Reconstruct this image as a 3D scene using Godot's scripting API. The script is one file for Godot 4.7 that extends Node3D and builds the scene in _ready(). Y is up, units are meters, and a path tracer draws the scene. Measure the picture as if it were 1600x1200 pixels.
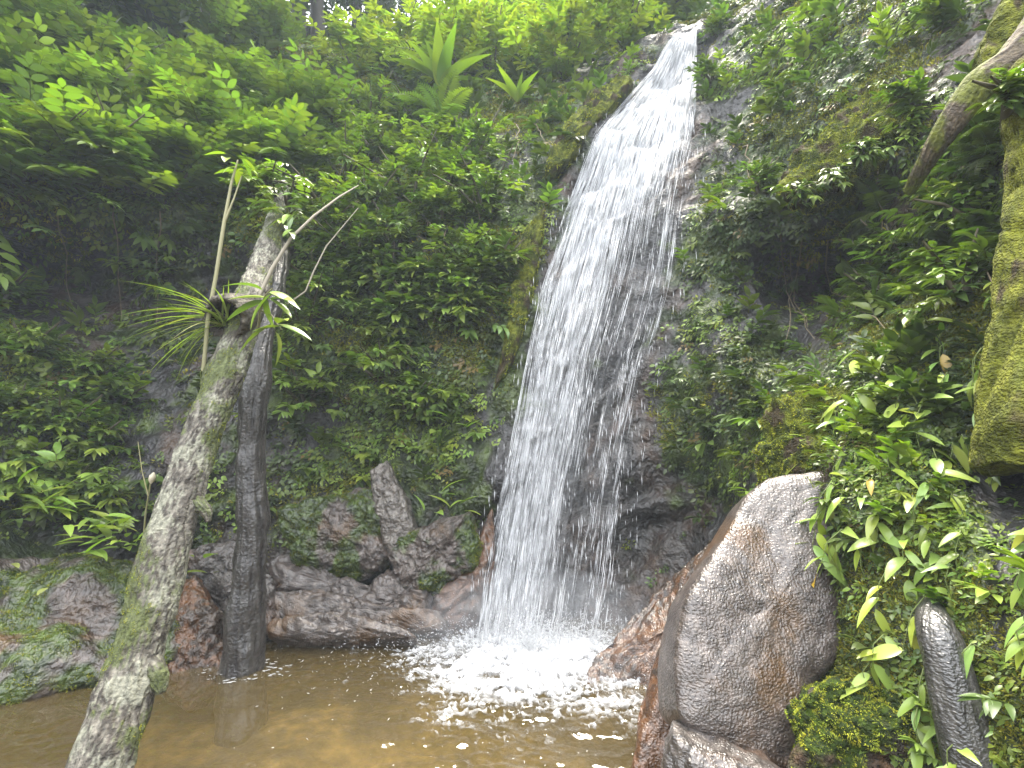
extends Node3D

# ---------------------------------------------------------------- mesh builder
class MB:
	var v := PackedVector3Array()
	var c := PackedColorArray()
	var i := PackedInt32Array()

	func leaf(t: Transform3D, col: Color, w := 0.4, fold := 0.25, droop := 0.3, segs := 4, bulge := 0.8) -> void:
		# a leaf from the origin along +Z, one unit long, folded along its midrib and curling down
		var b := v.size()
		for s in segs + 1:
			var p := float(s) / segs
			var y := -droop * p * p
			if s == 0 or s == segs:
				v.append(t * Vector3(0, y, p))
				c.append(col)
			else:
				var hw: float = 0.5 * w * pow(sin(PI * pow(p, bulge)), 0.85)
				v.append(t * Vector3(-hw, y + fold * hw, p))
				v.append(t * Vector3(0, y, p))
				v.append(t * Vector3(hw, y + fold * hw, p))
				for k in 3:
					c.append(col)
		i.append_array([b, b + 1, b + 2, b, b + 2, b + 3])
		for s in range(1, segs - 1):
			var q := b + 1 + (s - 1) * 3
			i.append_array([q, q + 3, q + 4, q, q + 4, q + 1, q + 1, q + 4, q + 5, q + 1, q + 5, q + 2])
		var e := b + 1 + (segs - 2) * 3
		i.append_array([e, e + 3, e + 1, e + 1, e + 3, e + 2])

	func tube(pts: Array, radii: Array, sides: int, col: Color) -> void:
		var n := pts.size()
		var b := v.size()
		var up := Vector3(0.31, 0.2, 0.93)
		for s in n:
			var d: Vector3 = (pts[min(s + 1, n - 1)] - pts[max(s - 1, 0)]).normalized()
			var x := up.cross(d).normalized()
			var y := d.cross(x)
			for k in sides:
				var a := TAU * k / sides
				v.append(pts[s] + (x * cos(a) + y * sin(a)) * float(radii[s]))
				c.append(col)
		for s in n - 1:
			for k in sides:
				var p := b + s * sides + k
				var q := b + s * sides + (k + 1) % sides
				i.append_array([p, p + sides, q + sides, p, q + sides, q])

	func spindle(a: Vector3, z: Vector3, r: float, col: Color) -> void:
		# a thread of water: pointed at both ends, three-sided
		var d := (z - a).normalized()
		var x := d.cross(Vector3(0.93, 0.1, 0.35)).normalized()
		var y := d.cross(x)
		var b := v.size()
		v.append(a)
		v.append(z)
		var m := a.lerp(z, 0.55)
		for k in 3:
			var an := TAU * k / 3 + 0.5
			v.append(m + (x * cos(an) + y * sin(an)) * r)
		for k in 5:
			c.append(col)
		for k in 3:
			var p := b + 2 + k
			var q := b + 2 + (k + 1) % 3
			i.append_array([b, p, q, b + 1, q, p])

	func mesh() -> ArrayMesh:
		var arr := []
		arr.resize(Mesh.ARRAY_MAX)
		arr[Mesh.ARRAY_VERTEX] = v
		arr[Mesh.ARRAY_COLOR] = c
		arr[Mesh.ARRAY_INDEX] = i
		var st := SurfaceTool.new()
		st.create_from_arrays(arr)
		st.generate_normals()
		return st.commit()

var rng := RandomNumberGenerator.new()
var M := {}
var used := {}

func lin(r: float, g: float, b: float) -> Color:
	return Color(r, g, b).linear_to_srgb()

func noise(s: int, f: float, oct := 4, kind := FastNoiseLite.TYPE_SIMPLEX_SMOOTH, ridged := false) -> FastNoiseLite:
	var n := FastNoiseLite.new()
	n.seed = s
	n.frequency = f
	n.noise_type = kind
	n.fractal_type = FastNoiseLite.FRACTAL_RIDGED if ridged else FastNoiseLite.FRACTAL_FBM
	n.fractal_octaves = oct
	return n

func numbered(called: String) -> String:
	var n: int = used.get(called, 0)
	used[called] = n + 1
	return called if n == 0 else "%s_%03d" % [called, n]

func tag(o: Node, label: String, category: String, group := "", kind := "") -> Node:
	o.set_meta("label", label)
	o.set_meta("category", category)
	if group:
		o.set_meta("group", group)
	if kind:
		o.set_meta("kind", kind)
	return o

func thing(called: String, label: String, category: String, at := Vector3.ZERO, group := "") -> Node3D:
	var o := Node3D.new()
	o.name = numbered(called)
	add_child(o)
	o.position = at
	tag(o, label, category, group)
	return o

func obj(called: String, mesh: Mesh, mat: Material, parent: Node = null) -> MeshInstance3D:
	var o := MeshInstance3D.new()
	o.mesh = mesh
	o.material_override = mat
	if parent == null:
		o.name = numbered(called)
		add_child(o)
	else:
		o.name = called
		parent.add_child(o, true)
	return o

func many(called: String, mesh: Mesh, mat: Material, where: Array, cols: Array, parent: Node = null) -> MultiMeshInstance3D:
	var mm := MultiMesh.new()
	mm.transform_format = MultiMesh.TRANSFORM_3D
	mm.use_colors = true
	mm.mesh = mesh
	mm.instance_count = where.size()
	for k in where.size():
		mm.set_instance_transform(k, where[k])
		mm.set_instance_color(k, cols[k])
	var o := MultiMeshInstance3D.new()
	o.multimesh = mm
	o.material_override = mat
	o.set_meta("kind", "stuff")
	if parent == null:
		o.name = numbered(called)
		add_child(o)
	else:
		o.name = called
		parent.add_child(o, true)
	return o

func basis_along(z: Vector3, up: Vector3) -> Basis:
	z = z.normalized()
	var x := up.cross(z)
	if x.length() < 0.01:
		x = Vector3.RIGHT
	x = x.normalized()
	return Basis(x, z.cross(x), z)

func rv(s := 1.0) -> Vector3:
	return Vector3(rng.randf_range(-s, s), rng.randf_range(-s, s), rng.randf_range(-s, s))

# ---------------------------------------------------------------- materials
func tex(s: int, f: float, size: int, lo: float, hi: float, oct := 5, kind := FastNoiseLite.TYPE_SIMPLEX_SMOOTH, ridged := false) -> NoiseTexture2D:
	var t := NoiseTexture2D.new()
	t.width = size
	t.height = size
	t.seamless = true
	t.noise = noise(s, f, oct, kind, ridged)
	var g := Gradient.new()
	g.set_color(0, Color(lo, lo, lo))
	g.set_color(1, Color(hi, hi, hi))
	t.color_ramp = g
	return t

func solid(rough: float, grain: Texture2D, relief: Texture2D, relief_cm: float, uv: float, spec := 0.5) -> StandardMaterial3D:
	var m := StandardMaterial3D.new()
	m.vertex_color_use_as_albedo = true
	m.roughness = rough
	m.metallic_specular = spec
	m.albedo_texture = grain
	m.uv1_triplanar = true
	m.uv1_world_triplanar = true
	m.uv1_scale = Vector3(uv, uv, uv)
	if relief:
		m.heightmap_enabled = true
		m.heightmap_texture = relief
		m.heightmap_scale = relief_cm
	return m

func leafy(rough: float, back: Color, spec := 0.5) -> StandardMaterial3D:
	var m := StandardMaterial3D.new()
	m.vertex_color_use_as_albedo = true
	m.roughness = rough
	m.metallic_specular = spec
	m.backlight_enabled = true
	m.backlight = back
	m.cull_mode = BaseMaterial3D.CULL_DISABLED
	return m

func make_materials() -> void:
	var grain := tex(3, 0.02, 512, 0.45, 1.0, 6)
	var relief := tex(5, 0.03, 512, 0.0, 1.0, 6)
	var pebbly := tex(8, 0.05, 512, 0.0, 1.0, 3, FastNoiseLite.TYPE_CELLULAR)
	var fine := tex(9, 0.06, 512, 0.0, 1.0, 5)
	M.cliff = solid(0.5, grain, relief, 3.0, 1.1)
	M.rock = solid(0.3, grain, relief, 2.2, 1.6)
	M.wet = solid(0.3, grain, fine, 0.75, 2.1, 0.6)
	M.wet.uv1_scale = Vector3(2.1, 2.6, 1.7)
	M.moss = solid(0.9, grain, fine, 3.0, 2.2, 0.3)
	M.bark = solid(0.75, grain, relief, 1.2, 3.0, 0.4)
	M.dark_wood = solid(0.3, grain, relief, 0.7, 2.5)
	M.bed = solid(0.8, grain, relief, 2.0, 0.7)
	M.leaf = leafy(0.36, Color(0.82, 0.9, 0.42))
	M.gloss_leaf = leafy(0.3, Color(0.7, 0.78, 0.36))
	M.moss_leaf = leafy(0.8, Color(0.3, 0.35, 0.1), 0.2)
	M.stem = leafy(0.7, Color(0.05, 0.05, 0.02))
	var w := StandardMaterial3D.new()
	w.albedo_color = Color(lin(0.105, 0.075, 0.026), 0.42)
	w.transparency = BaseMaterial3D.TRANSPARENCY_ALPHA
	w.roughness = 0.06
	M.water = w
	var fw := StandardMaterial3D.new()
	fw.vertex_color_use_as_albedo = true
	fw.albedo_color = lin(0.51, 0.52, 0.54)
	fw.roughness = 0.4
	M.thread = fw
	var fi: StandardMaterial3D = fw.duplicate()
	fi.albedo_color = Color(lin(0.57, 0.58, 0.6), 1.0)
	fi.transparency = BaseMaterial3D.TRANSPARENCY_ALPHA
	fi.roughness = 0.45
	M.film = fi
	var fo := StandardMaterial3D.new()
	fo.albedo_color = lin(0.46, 0.47, 0.485)
	fo.roughness = 0.4
	fo.vertex_color_use_as_albedo = true
	fo.transparency = BaseMaterial3D.TRANSPARENCY_ALPHA
	M.foam = fo

# ---------------------------------------------------------------- the gorge wall
# x, y, z, how bare, how leafy; the wall is a radius over (angle, height) round the upright axis x = 0, z = 1
const CTRL := [
	[-2.91, 0.33, -2.70, 0.9, 0.1], [-3.77, 1.04, -3.40, 0.3, 0.9], [-4.45, 2.29, -3.90, 0.3, 0.9], [-5.05, 3.91, -4.30, 0.1, 1.0], [-6.24, 5.71, -5.20, 0.1, 1.0],
	[-3.19, -0.14, -3.70, 0.9, 0.0], [-3.58, 0.24, -4.10, 0.8, 0.1], [-3.90, 0.91, -4.40, 0.3, 0.9], [-4.24, 1.80, -4.70, 0.4, 0.9], [-5.42, 3.17, -5.90, 0.7, 0.3],
	[-4.55, 3.47, -4.90, 0.2, 0.9], [-4.89, 4.41, -5.20, 0.1, 1.0], [-5.92, 6.13, -6.20, 0.1, 1.0], [-3.36, 0.41, -4.50, 0.8, 0.2], [-3.65, 1.38, -4.80, 0.4, 0.9],
	[-4.60, 3.03, -5.90, 0.7, 0.3], [-4.02, 3.55, -5.10, 0.2, 0.9], [-4.48, 4.63, -5.60, 0.1, 1.0], [-5.69, 6.81, -7.00, 0.1, 1.0], [-2.76, 0.14, -4.60, 0.9, 0.2],
	[-3.01, 1.38, -4.90, 0.7, 0.3], [-3.78, 3.06, -6.00, 0.7, 0.3], [-3.45, 3.73, -5.40, 0.2, 0.9], [-4.01, 4.97, -6.20, 0.1, 1.0], [-5.59, 7.95, -8.50, 0.1, 1.0],
	[-2.35, -0.01, -4.60, 1.0, 0.0], [-2.45, 0.85, -4.80, 0.5, 0.3], [-2.53, 1.66, -5.00, 0.6, 0.3], [-3.09, 3.06, -6.00, 0.6, 0.2], [-3.01, 3.94, -5.90, 0.2, 0.9],
	[-3.46, 5.42, -7.00, 0.1, 1.0], [-5.01, 8.97, -10.00, 0.1, 1.0], [-1.66, -0.03, -4.75, 1.0, 0.0], [-1.75, 0.56, -4.95, 0.8, 0.1], [-1.82, 1.26, -5.10, 0.3, 0.6],
	[-1.92, 2.27, -5.30, 0.3, 0.8], [-2.06, 3.28, -5.60, 0.2, 1.0], [-2.31, 4.36, -6.20, 0.1, 1.0], [-2.76, 6.15, -7.80, 0.1, 1.0], [-4.30, 10.61, -12.00, 0.1, 1.0],
	[-1.03, -0.03, -4.75, 1.0, 0.0], [-1.09, 0.56, -4.95, 0.8, 0.1], [-1.14, 1.26, -5.10, 0.0, 0.8], [-1.20, 2.20, -5.30, 0.0, 0.9], [-1.29, 3.15, -5.60, 0.2, 1.0],
	[-1.44, 4.21, -6.20, 0.1, 1.0], [-1.57, 5.73, -7.40, 0.1, 1.0], [-2.09, 9.30, -11.00, 0.1, 1.0], [-2.87, 13.27, -15.00, 0.1, 1.0], [-0.41, -0.02, -4.70, 1.0, 0.0],
	[-0.43, 0.58, -4.85, 0.6, 0.3], [-0.45, 1.38, -5.00, 0.0, 0.8], [-0.35, 2.19, -5.20, 0.0, 0.8], [-0.25, 3.11, -5.45, 0.1, 0.8], [-0.27, 4.08, -5.90, 0.1, 1.0],
	[-0.08, 5.42, -7.00, 0.1, 1.0], [0.00, 7.87, -9.50, 0.1, 1.0], [-0.67, 12.31, -14.00, 0.1, 1.0], [-0.05, 1.06, -4.80, 0.7, 0.2], [-0.11, 1.82, -5.00, 0.3, 0.5],
	[0.09, 2.68, -5.25, 0.2, 0.6], [0.33, 3.77, -5.65, 0.2, 0.6], [0.72, 4.84, -6.10, 0.2, 0.6], [1.27, 5.83, -6.70, 0.4, 0.6], [1.80, 6.56, -7.20, 0.4, 0.6],
	[0.16, -0.08, -4.75, 1.0, 0.0], [0.27, 0.57, -4.90, 1.0, 0.0], [0.40, 1.37, -5.05, 1.0, 0.0], [0.60, 2.27, -5.30, 1.0, 0.0], [0.83, 3.07, -5.55, 1.0, 0.0],
	[1.10, 4.01, -5.90, 1.0, 0.0], [1.58, 5.08, -6.40, 1.0, 0.0], [2.13, 6.13, -6.90, 1.0, 0.0], [2.42, 6.84, -7.30, 1.0, 0.0], [0.67, 0.04, -4.75, 1.0, 0.0],
	[0.86, 0.58, -4.85, 1.0, 0.0], [1.00, 1.38, -4.95, 1.0, 0.1], [1.17, 2.18, -5.15, 1.0, 0.1], [1.36, 3.03, -5.40, 1.0, 0.1], [1.59, 3.93, -5.70, 1.0, 0.0],
	[2.00, 4.97, -6.20, 1.0, 0.0], [1.57, 3.37, -5.45, 1.0, 0.0], [1.39, 2.55, -5.20, 1.0, 0.0], [1.21, 1.82, -5.00, 1.0, 0.0], [1.08, 1.06, -4.87, 1.0, 0.0],
	[1.91, 4.34, -5.85, 0.9, 0.0], [2.23, 5.41, -6.30, 0.4, 0.5], [1.67, 3.13, -5.10, 0.0, 0.9], [1.52, 2.18, -4.70, 0.0, 0.9], [1.44, 1.64, -4.65, 0.0, 0.9],
	[1.92, 3.86, -5.40, 0.0, 0.9], [1.56, 1.29, -4.50, 0.1, 0.8], [1.62, 1.78, -4.35, 0.0, 0.9], [2.05, 7.81, -8.60, 0.1, 1.0], [2.67, 8.03, -8.60, 0.2, 1.0],
	[1.31, 9.57, -11.00, 0.1, 1.0], [2.52, 12.66, -14.00, 0.1, 1.0], [1.18, 0.17, -4.50, 1.0, 0.0], [1.24, 0.61, -4.70, 0.8, 0.2], [1.35, 1.38, -4.65, 0.5, 0.5],
	[1.38, 1.96, -4.70, 0.6, 0.3], [1.56, 2.56, -4.70, 0.2, 0.7], [1.77, 3.43, -5.10, 0.3, 0.7], [2.07, 4.48, -5.70, 0.3, 0.7], [2.35, 5.58, -6.20, 0.1, 1.0],
	[2.76, 7.15, -7.20, 0.1, 1.0], [1.53, 0.41, -4.50, 1.0, 0.1], [1.68, 0.98, -4.60, 0.8, 0.3], [1.69, 1.59, -4.30, 0.3, 0.7], [1.73, 2.07, -4.25, 0.2, 0.7],
	[2.00, 2.54, -4.60, 0.7, 0.1], [2.06, 3.00, -4.70, 0.4, 0.5], [2.05, 3.43, -4.40, 0.1, 0.8], [2.36, 4.42, -5.00, 0.0, 1.0], [2.77, 5.83, -5.80, 0.0, 1.0],
	[3.16, 3.35, -5.60, 1.0, 0.0], [3.08, 2.80, -5.50, 1.0, 0.0], [2.55, 2.94, -5.30, 1.0, 0.0], [2.25, 3.16, -3.95, 0.1, 0.9], [2.59, 3.96, -4.40, 0.0, 0.8],
	[2.98, 5.17, -5.00, 0.0, 1.0], [2.19, 2.10, -4.50, 1.0, 0.1], [1.71, 1.71, -3.30, 0.1, 0.7], [1.52, 1.30, -3.40, 0.2, 0.5], [1.41, 1.23, -2.95, 0.4, 0.4],
	[1.86, 1.91, -3.10, 0.1, 0.9], [1.63, 1.49, -2.75, 0.1, 1.0], [1.47, 1.16, -2.50, 0.2, 1.0], [1.36, 0.80, -2.35, 0.2, 0.9], [1.29, 0.53, -2.25, 0.2, 0.5],
	[1.21, 0.31, -2.15, 0.5, 0.2], [2.60, 2.65, -3.90, 0.4, 0.8], [2.71, 3.02, -3.90, 0.5, 0.5], [2.67, 3.44, -3.80, 0.1, 0.8], [2.84, 4.08, -4.00, 0.1, 0.8],
	[3.16, 4.95, -4.40, 0.1, 0.8], [2.12, 2.09, -2.90, 0.1, 0.9], [1.87, 1.67, -2.55, 0.1, 1.0], [1.66, 1.19, -2.30, 0.1, 1.0], [1.56, 0.85, -2.20, 0.1, 0.9],
	[1.47, 0.55, -2.10, 0.2, 0.5], [2.57, 2.49, -3.10, 0.4, 0.8], [2.69, 3.09, -3.20, 0.3, 0.8], [3.17, 4.12, -3.70, 0.6, 0.5], [2.10, 1.83, -2.50, 0.2, 0.8],
	[2.23, 1.35, -2.60, 1.0, 0.0], [1.72, 1.11, -2.05, 0.2, 0.5], [1.61, 0.82, -1.95, 0.3, 0.3], [1.51, 0.57, -1.85, 0.3, 0.3], [2.19, 1.98, -2.40, 0.1, 0.6],
	[2.57, 2.64, -2.60, 0.2, 0.8], [3.25, 3.89, -3.20, 0.2, 0.8], [1.67, 1.11, -1.60, 0.3, 0.4], [1.93, 1.66, -1.80, 0.2, 0.6], [1.53, 0.74, -1.50, 0.3, 0.3],
	[2.68, 2.84, -2.40, 0.2, 0.6], [-15.04, 11.00, -4.47, 0.1, 1.0], [-11.31, 11.00, -10.31, 0.1, 1.0], [-7.18, 11.00, -14.41, 0.1, 1.0], [-3.47, 10.50, -18.70, 0.1, 1.0],
	[1.05, 10.50, -18.97, 0.1, 1.0], [4.66, 10.50, -16.39, 0.1, 1.0], [6.00, 11.00, -9.39, 0.1, 1.0], [6.13, 11.00, -4.14, 0.1, 1.0], [6.58, 11.00, -1.39, 0.1, 1.0]]
const TH0 := -1.5
const TH1 := 1.5
const NT := 680
const Y0 := -0.7
const Y1 := 12.6
const NY := 440
const CS := 4
var R := PackedFloat32Array()
var BARE := PackedFloat32Array()
var DENS := PackedFloat32Array()
const CT := NT / CS + 1
const CY := NY / CS + 1

func solve(a: Array, b: Array) -> Array:
	var n := b.size()
	for k in n:
		var p := k
		for r in range(k + 1, n):
			if absf(a[r][k]) > absf(a[p][k]):
				p = r
		var t = a[k]; a[k] = a[p]; a[p] = t
		var s = b[k]; b[k] = b[p]; b[p] = s
		var row: PackedFloat64Array = a[k]
		for r in range(k + 1, n):
			var rr: PackedFloat64Array = a[r]
			var f := rr[k] / row[k]
			if f != 0.0:
				for q in range(k, n):
					rr[q] -= f * row[q]
				a[r] = rr
				b[r] -= f * b[k]
	var x := []
	x.resize(n)
	for k in range(n - 1, -1, -1):
		var s: float = b[k]
		for q in range(k + 1, n):
			s -= a[k][q] * x[q]
		x[k] = s / a[k][k]
	return x

func make_wall() -> void:
	var n := CTRL.size()
	var pu := PackedFloat64Array()
	var pv := PackedFloat64Array()
	var a := []
	var b := []
	for c in CTRL:
		var dx: float = c[0]
		var dz: float = 1.0 - c[2]
		pu.append(atan2(dx, dz) * 5.0)
		pv.append(c[1])
		b.append(sqrt(dx * dx + dz * dz) - 6.0)
	for j in n:
		var row := PackedFloat64Array()
		row.resize(n)
		for k in n:
			row[k] = Vector2(pu[j] - pu[k], pv[j] - pv[k]).length()
		row[j] -= 0.03
		a.append(row)
	var w := solve(a, b)
	var cr := PackedFloat32Array()
	cr.resize(CT * CY)
	BARE.resize(CT * CY)
	DENS.resize(CT * CY)
	for iy in CY:
		var y := Y0 + (Y1 - Y0) * iy / (CY - 1)
		for it in CT:
			var u := (TH0 + (TH1 - TH0) * it / (CT - 1)) * 5.0
			var s := 6.0
			var wb := 0.0
			var wd := 0.0
			var ws := 0.0
			for k in n:
				var du := u - pu[k]
				var dv := y - pv[k]
				var d2 := du * du + dv * dv
				s += w[k] * sqrt(d2)
				var q := 1.0 / (d2 * d2 + 0.002)
				ws += q
				wb += q * CTRL[k][3]
				wd += q * CTRL[k][4]
			var o := iy * CT + it
			cr[o] = s
			BARE[o] = wb / ws
			DENS[o] = wd / ws
	# fine surface: the smooth shape broken up by ledges, cracks and lumps
	var n1 := noise(11, 0.55, 4)
	var n2 := noise(12, 1.3, 5, FastNoiseLite.TYPE_SIMPLEX_SMOOTH, true)
	var n3 := noise(13, 5.0, 4)
	var n4 := noise(14, 0.9, 3)
	var moss_n := noise(15, 1.8, 5)
	var brown_n := noise(16, 1.1, 4)
	R.resize((NT + 1) * (NY + 1))
	var vs := PackedVector3Array()
	vs.resize(R.size())
	var cols := PackedColorArray()
	cols.resize(R.size())
	for iy in NY + 1:
		var y := Y0 + (Y1 - Y0) * iy / NY
		for it in NT + 1:
			var th := TH0 + (TH1 - TH0) * it / NT
			var r := coarse(cr, th, y)
			var bare := coarse(BARE, th, y)
			var sn_ := sin(th)
			var cs_ := cos(th)
			var p := Vector3(r * sn_, y, 1.0 - r * cs_)
			var near := clampf(r / 6.0, 0.4, 2.0)
			var d := n1.get_noise_3dv(p) * 0.2 * near
			var rid := n2.get_noise_3dv(p)
			# slanting bedding planes on the bare rock
			var bed := (y * 0.8 - p.x * 0.75 + n4.get_noise_3dv(p) * 0.5) * 1.9
			var st := bed - floorf(bed)
			var ledge := (smoothstep(0.0, 0.85, st) - smoothstep(0.9, 1.0, st)) * 0.13 - 0.06
			d -= ledge * bare
			d += (rid * 0.09 - 0.03) * (0.5 + 0.4 * bare) * near
			var fn := n3.get_noise_3dv(p)
			d += fn * 0.035 * (1.3 - 0.7 * bare)
			r += d
			var o := iy * (NT + 1) + it
			R[o] = r
			vs[o] = Vector3(r * sn_, y, 1.0 - r * cs_)
			var mo := moss_n.get_noise_3dv(p)
			var br := brown_n.get_noise_3dv(p * Vector3(1, 0.5, 1))
			var rock := Color(0.038, 0.035, 0.033).lerp(Color(0.085, 0.052, 0.034), smoothstep(-0.05, 0.4, br))
			rock = rock.lerp(Color(0.09, 0.086, 0.082), smoothstep(0.15, 0.6, rid + fn) * 0.6)
			var moss := Color(0.075, 0.11, 0.014).lerp(Color(0.03, 0.045, 0.01), smoothstep(-0.3, 0.3, fn + br))
			cols[o] = rock.lerp(moss, smoothstep(0.05, 0.25, mo * 0.9 + 0.55 - bare * 0.95))
	var idx := PackedInt32Array()
	idx.resize(NT * NY * 6)
	var q := 0
	for iy in NY:
		for it in NT:
			var o := iy * (NT + 1) + it
			idx[q] = o; idx[q + 1] = o + NT + 1; idx[q + 2] = o + NT + 2
			idx[q + 3] = o; idx[q + 4] = o + NT + 2; idx[q + 5] = o + 1
			q += 6
	var mb := MB.new()
	mb.v = vs
	mb.c = cols
	mb.i = idx
	var o := obj("cliff", mb.mesh(), M.cliff)
	tag(o, "dark wet rock gorge wall with moss and creepers round the pool", "cliff", "", "structure")

func coarse(g: PackedFloat32Array, th: float, y: float) -> float:
	var fx := clampf((th - TH0) / (TH1 - TH0) * (CT - 1), 0.0, CT - 1.001)
	var fy := clampf((y - Y0) / (Y1 - Y0) * (CY - 1), 0.0, CY - 1.001)
	var ix := int(fx)
	var iy := int(fy)
	fx -= ix
	fy -= iy
	var o := iy * CT + ix
	return lerpf(lerpf(g[o], g[o + 1], fx), lerpf(g[o + CT], g[o + CT + 1], fx), fy)

func rad(th: float, y: float) -> float:
	var fx := clampf((th - TH0) / (TH1 - TH0) * NT, 0.0, NT - 0.001)
	var fy := clampf((y - Y0) / (Y1 - Y0) * NY, 0.0, NY - 0.001)
	var ix := int(fx)
	var iy := int(fy)
	fx -= ix
	fy -= iy
	var o := iy * (NT + 1) + ix
	return lerpf(lerpf(R[o], R[o + 1], fx), lerpf(R[o + NT + 1], R[o + NT + 2], fx), fy)

func sp(th: float, y: float, off := 0.0) -> Vector3:
	var r := rad(th, y) - off
	return Vector3(r * sin(th), y, 1.0 - r * cos(th))

func sn(th: float, y: float) -> Vector3:
	var e := 0.02
	var a := sp(th + e, y) - sp(th - e, y)
	var b := sp(th, y + 0.07) - sp(th, y - 0.07)
	return a.cross(b).normalized()

func th_of(p: Vector3) -> float:
	return atan2(p.x, 1.0 - p.z)

# ---------------------------------------------------------------- water
const FALL_FOOT := Vector3(0.12, 0.0, -4.02)
var ripple := noise(31, 1.0, 3)
var chop := noise(32, 3.6, 3)

func water_y(x: float, z: float) -> float:
	var d := Vector2(x - FALL_FOOT.x, z - FALL_FOOT.z).length()
	var n := ripple.get_noise_2d(x * 1.2, z * 1.2)
	var h := 0.013 * exp(-d * 1.3) * sin(d * 19.0 + n * 5.0)
	h += chop.get_noise_2d(x * 0.8 + n * 0.5, z * 1.5) * (0.005 + 0.03 * exp(-d * 1.2))
	h += ripple.get_noise_2d(x * 5.0 + 7.0, z * 8.0) * 0.005 + chop.get_noise_2d(x * 3.1 + 3.0, z * 5.0) * 0.0055 + chop.get_noise_2d(x * 6.0, z * 9.0 + 5.0) * 0.004
	return h

func sheet(x0: float, x1: float, z0: float, z1: float, step: float, f: Callable, col: Callable) -> ArrayMesh:
	var nx := int((x1 - x0) / step)
	var nz := int((z1 - z0) / step)
	var mb := MB.new()
	for iz in nz + 1:
		for ix in nx + 1:
			var x := x0 + (x1 - x0) * ix / nx
			var z := z0 + (z1 - z0) * iz / nz
			mb.v.append(Vector3(x, f.call(x, z), z))
			mb.c.append(col.call(x, z))
	for iz in nz:
		for ix in nx:
			var o := iz * (nx + 1) + ix
			mb.i.append_array([o, o + 1, o + nx + 2, o, o + nx + 2, o + nx + 1])
	return mb.mesh()

func make_pool() -> void:
	var bn := noise(41, 0.8, 4)
	var bed := sheet(-7.0, 5.0, -6.0, 3.0, 0.06,
		func(x, z): return -0.32 + bn.get_noise_2d(x, z) * 0.12,
		func(x, z): return Color(0.28, 0.18, 0.05).lerp(Color(0.06, 0.045, 0.022), smoothstep(-0.15, 0.25, bn.get_noise_2d(x * 1.3 + 9.0, z * 1.3))))
	tag(obj("stream_bed", bed, M.bed), "sandy ochre bed under the shallow pool", "stream bed", "", "structure")
	var w := sheet(-4.8, 2.6, -5.3, -0.6, 0.0145, water_y, func(_x, _z): return Color.WHITE)
	tag(obj("pool_water", w, M.water), "rippled brown pool water below the waterfall", "water", "", "structure")

# left and right edge of the falling water at successive heights, and how far across the dense part reaches
const FALL_L := [Vector3(2.213, 6.803, -7.250), Vector3(1.598, 5.861, -6.750), Vector3(0.886, 4.741, -6.200), Vector3(0.565, 3.831, -5.800), Vector3(0.287, 2.917, -5.450), Vector3(0.130, 2.192, -5.200), Vector3(0.000, 1.488, -5.000), Vector3(-0.134, 0.846, -4.850), Vector3(-0.219, 0.371, -4.650), Vector3(-0.271, -0.045, -4.300)]
const FALL_R := [Vector3(2.472, 6.803, -7.250), Vector3(2.302, 5.861, -6.750), Vector3(2.049, 4.741, -6.200), Vector3(1.732, 3.791, -5.700), Vector3(1.508, 2.891, -5.350), Vector3(1.226, 2.178, -5.100), Vector3(1.043, 1.488, -4.950), Vector3(0.893, 0.853, -4.800), Vector3(0.782, 0.383, -4.600), Vector3(0.615, -0.009, -4.200)]

func fall_at(u: float, s: float) -> Vector3:
	var f := clampf(s, 0.0, 0.9999) * (FALL_L.size() - 1)
	var k := int(f)
	f -= k
	var a: Vector3 = FALL_L[k].lerp(FALL_L[k + 1], f)
	var b: Vector3 = FALL_R[k].lerp(FALL_R[k + 1], f)
	var p := a.lerp(b, u)
	var th := th_of(p)
	var free := smoothstep(0.5, 1.0, s)
	var r := Vector2(p.x, 1.0 - p.z).length()
	var lim := rad(th, p.y) - 0.02
	r = minf(lerpf(lim, r, smoothstep(0.05, 0.6, s)), lim)
	return Vector3(r * sin(th), p.y, 1.0 - r * cos(th))

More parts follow.
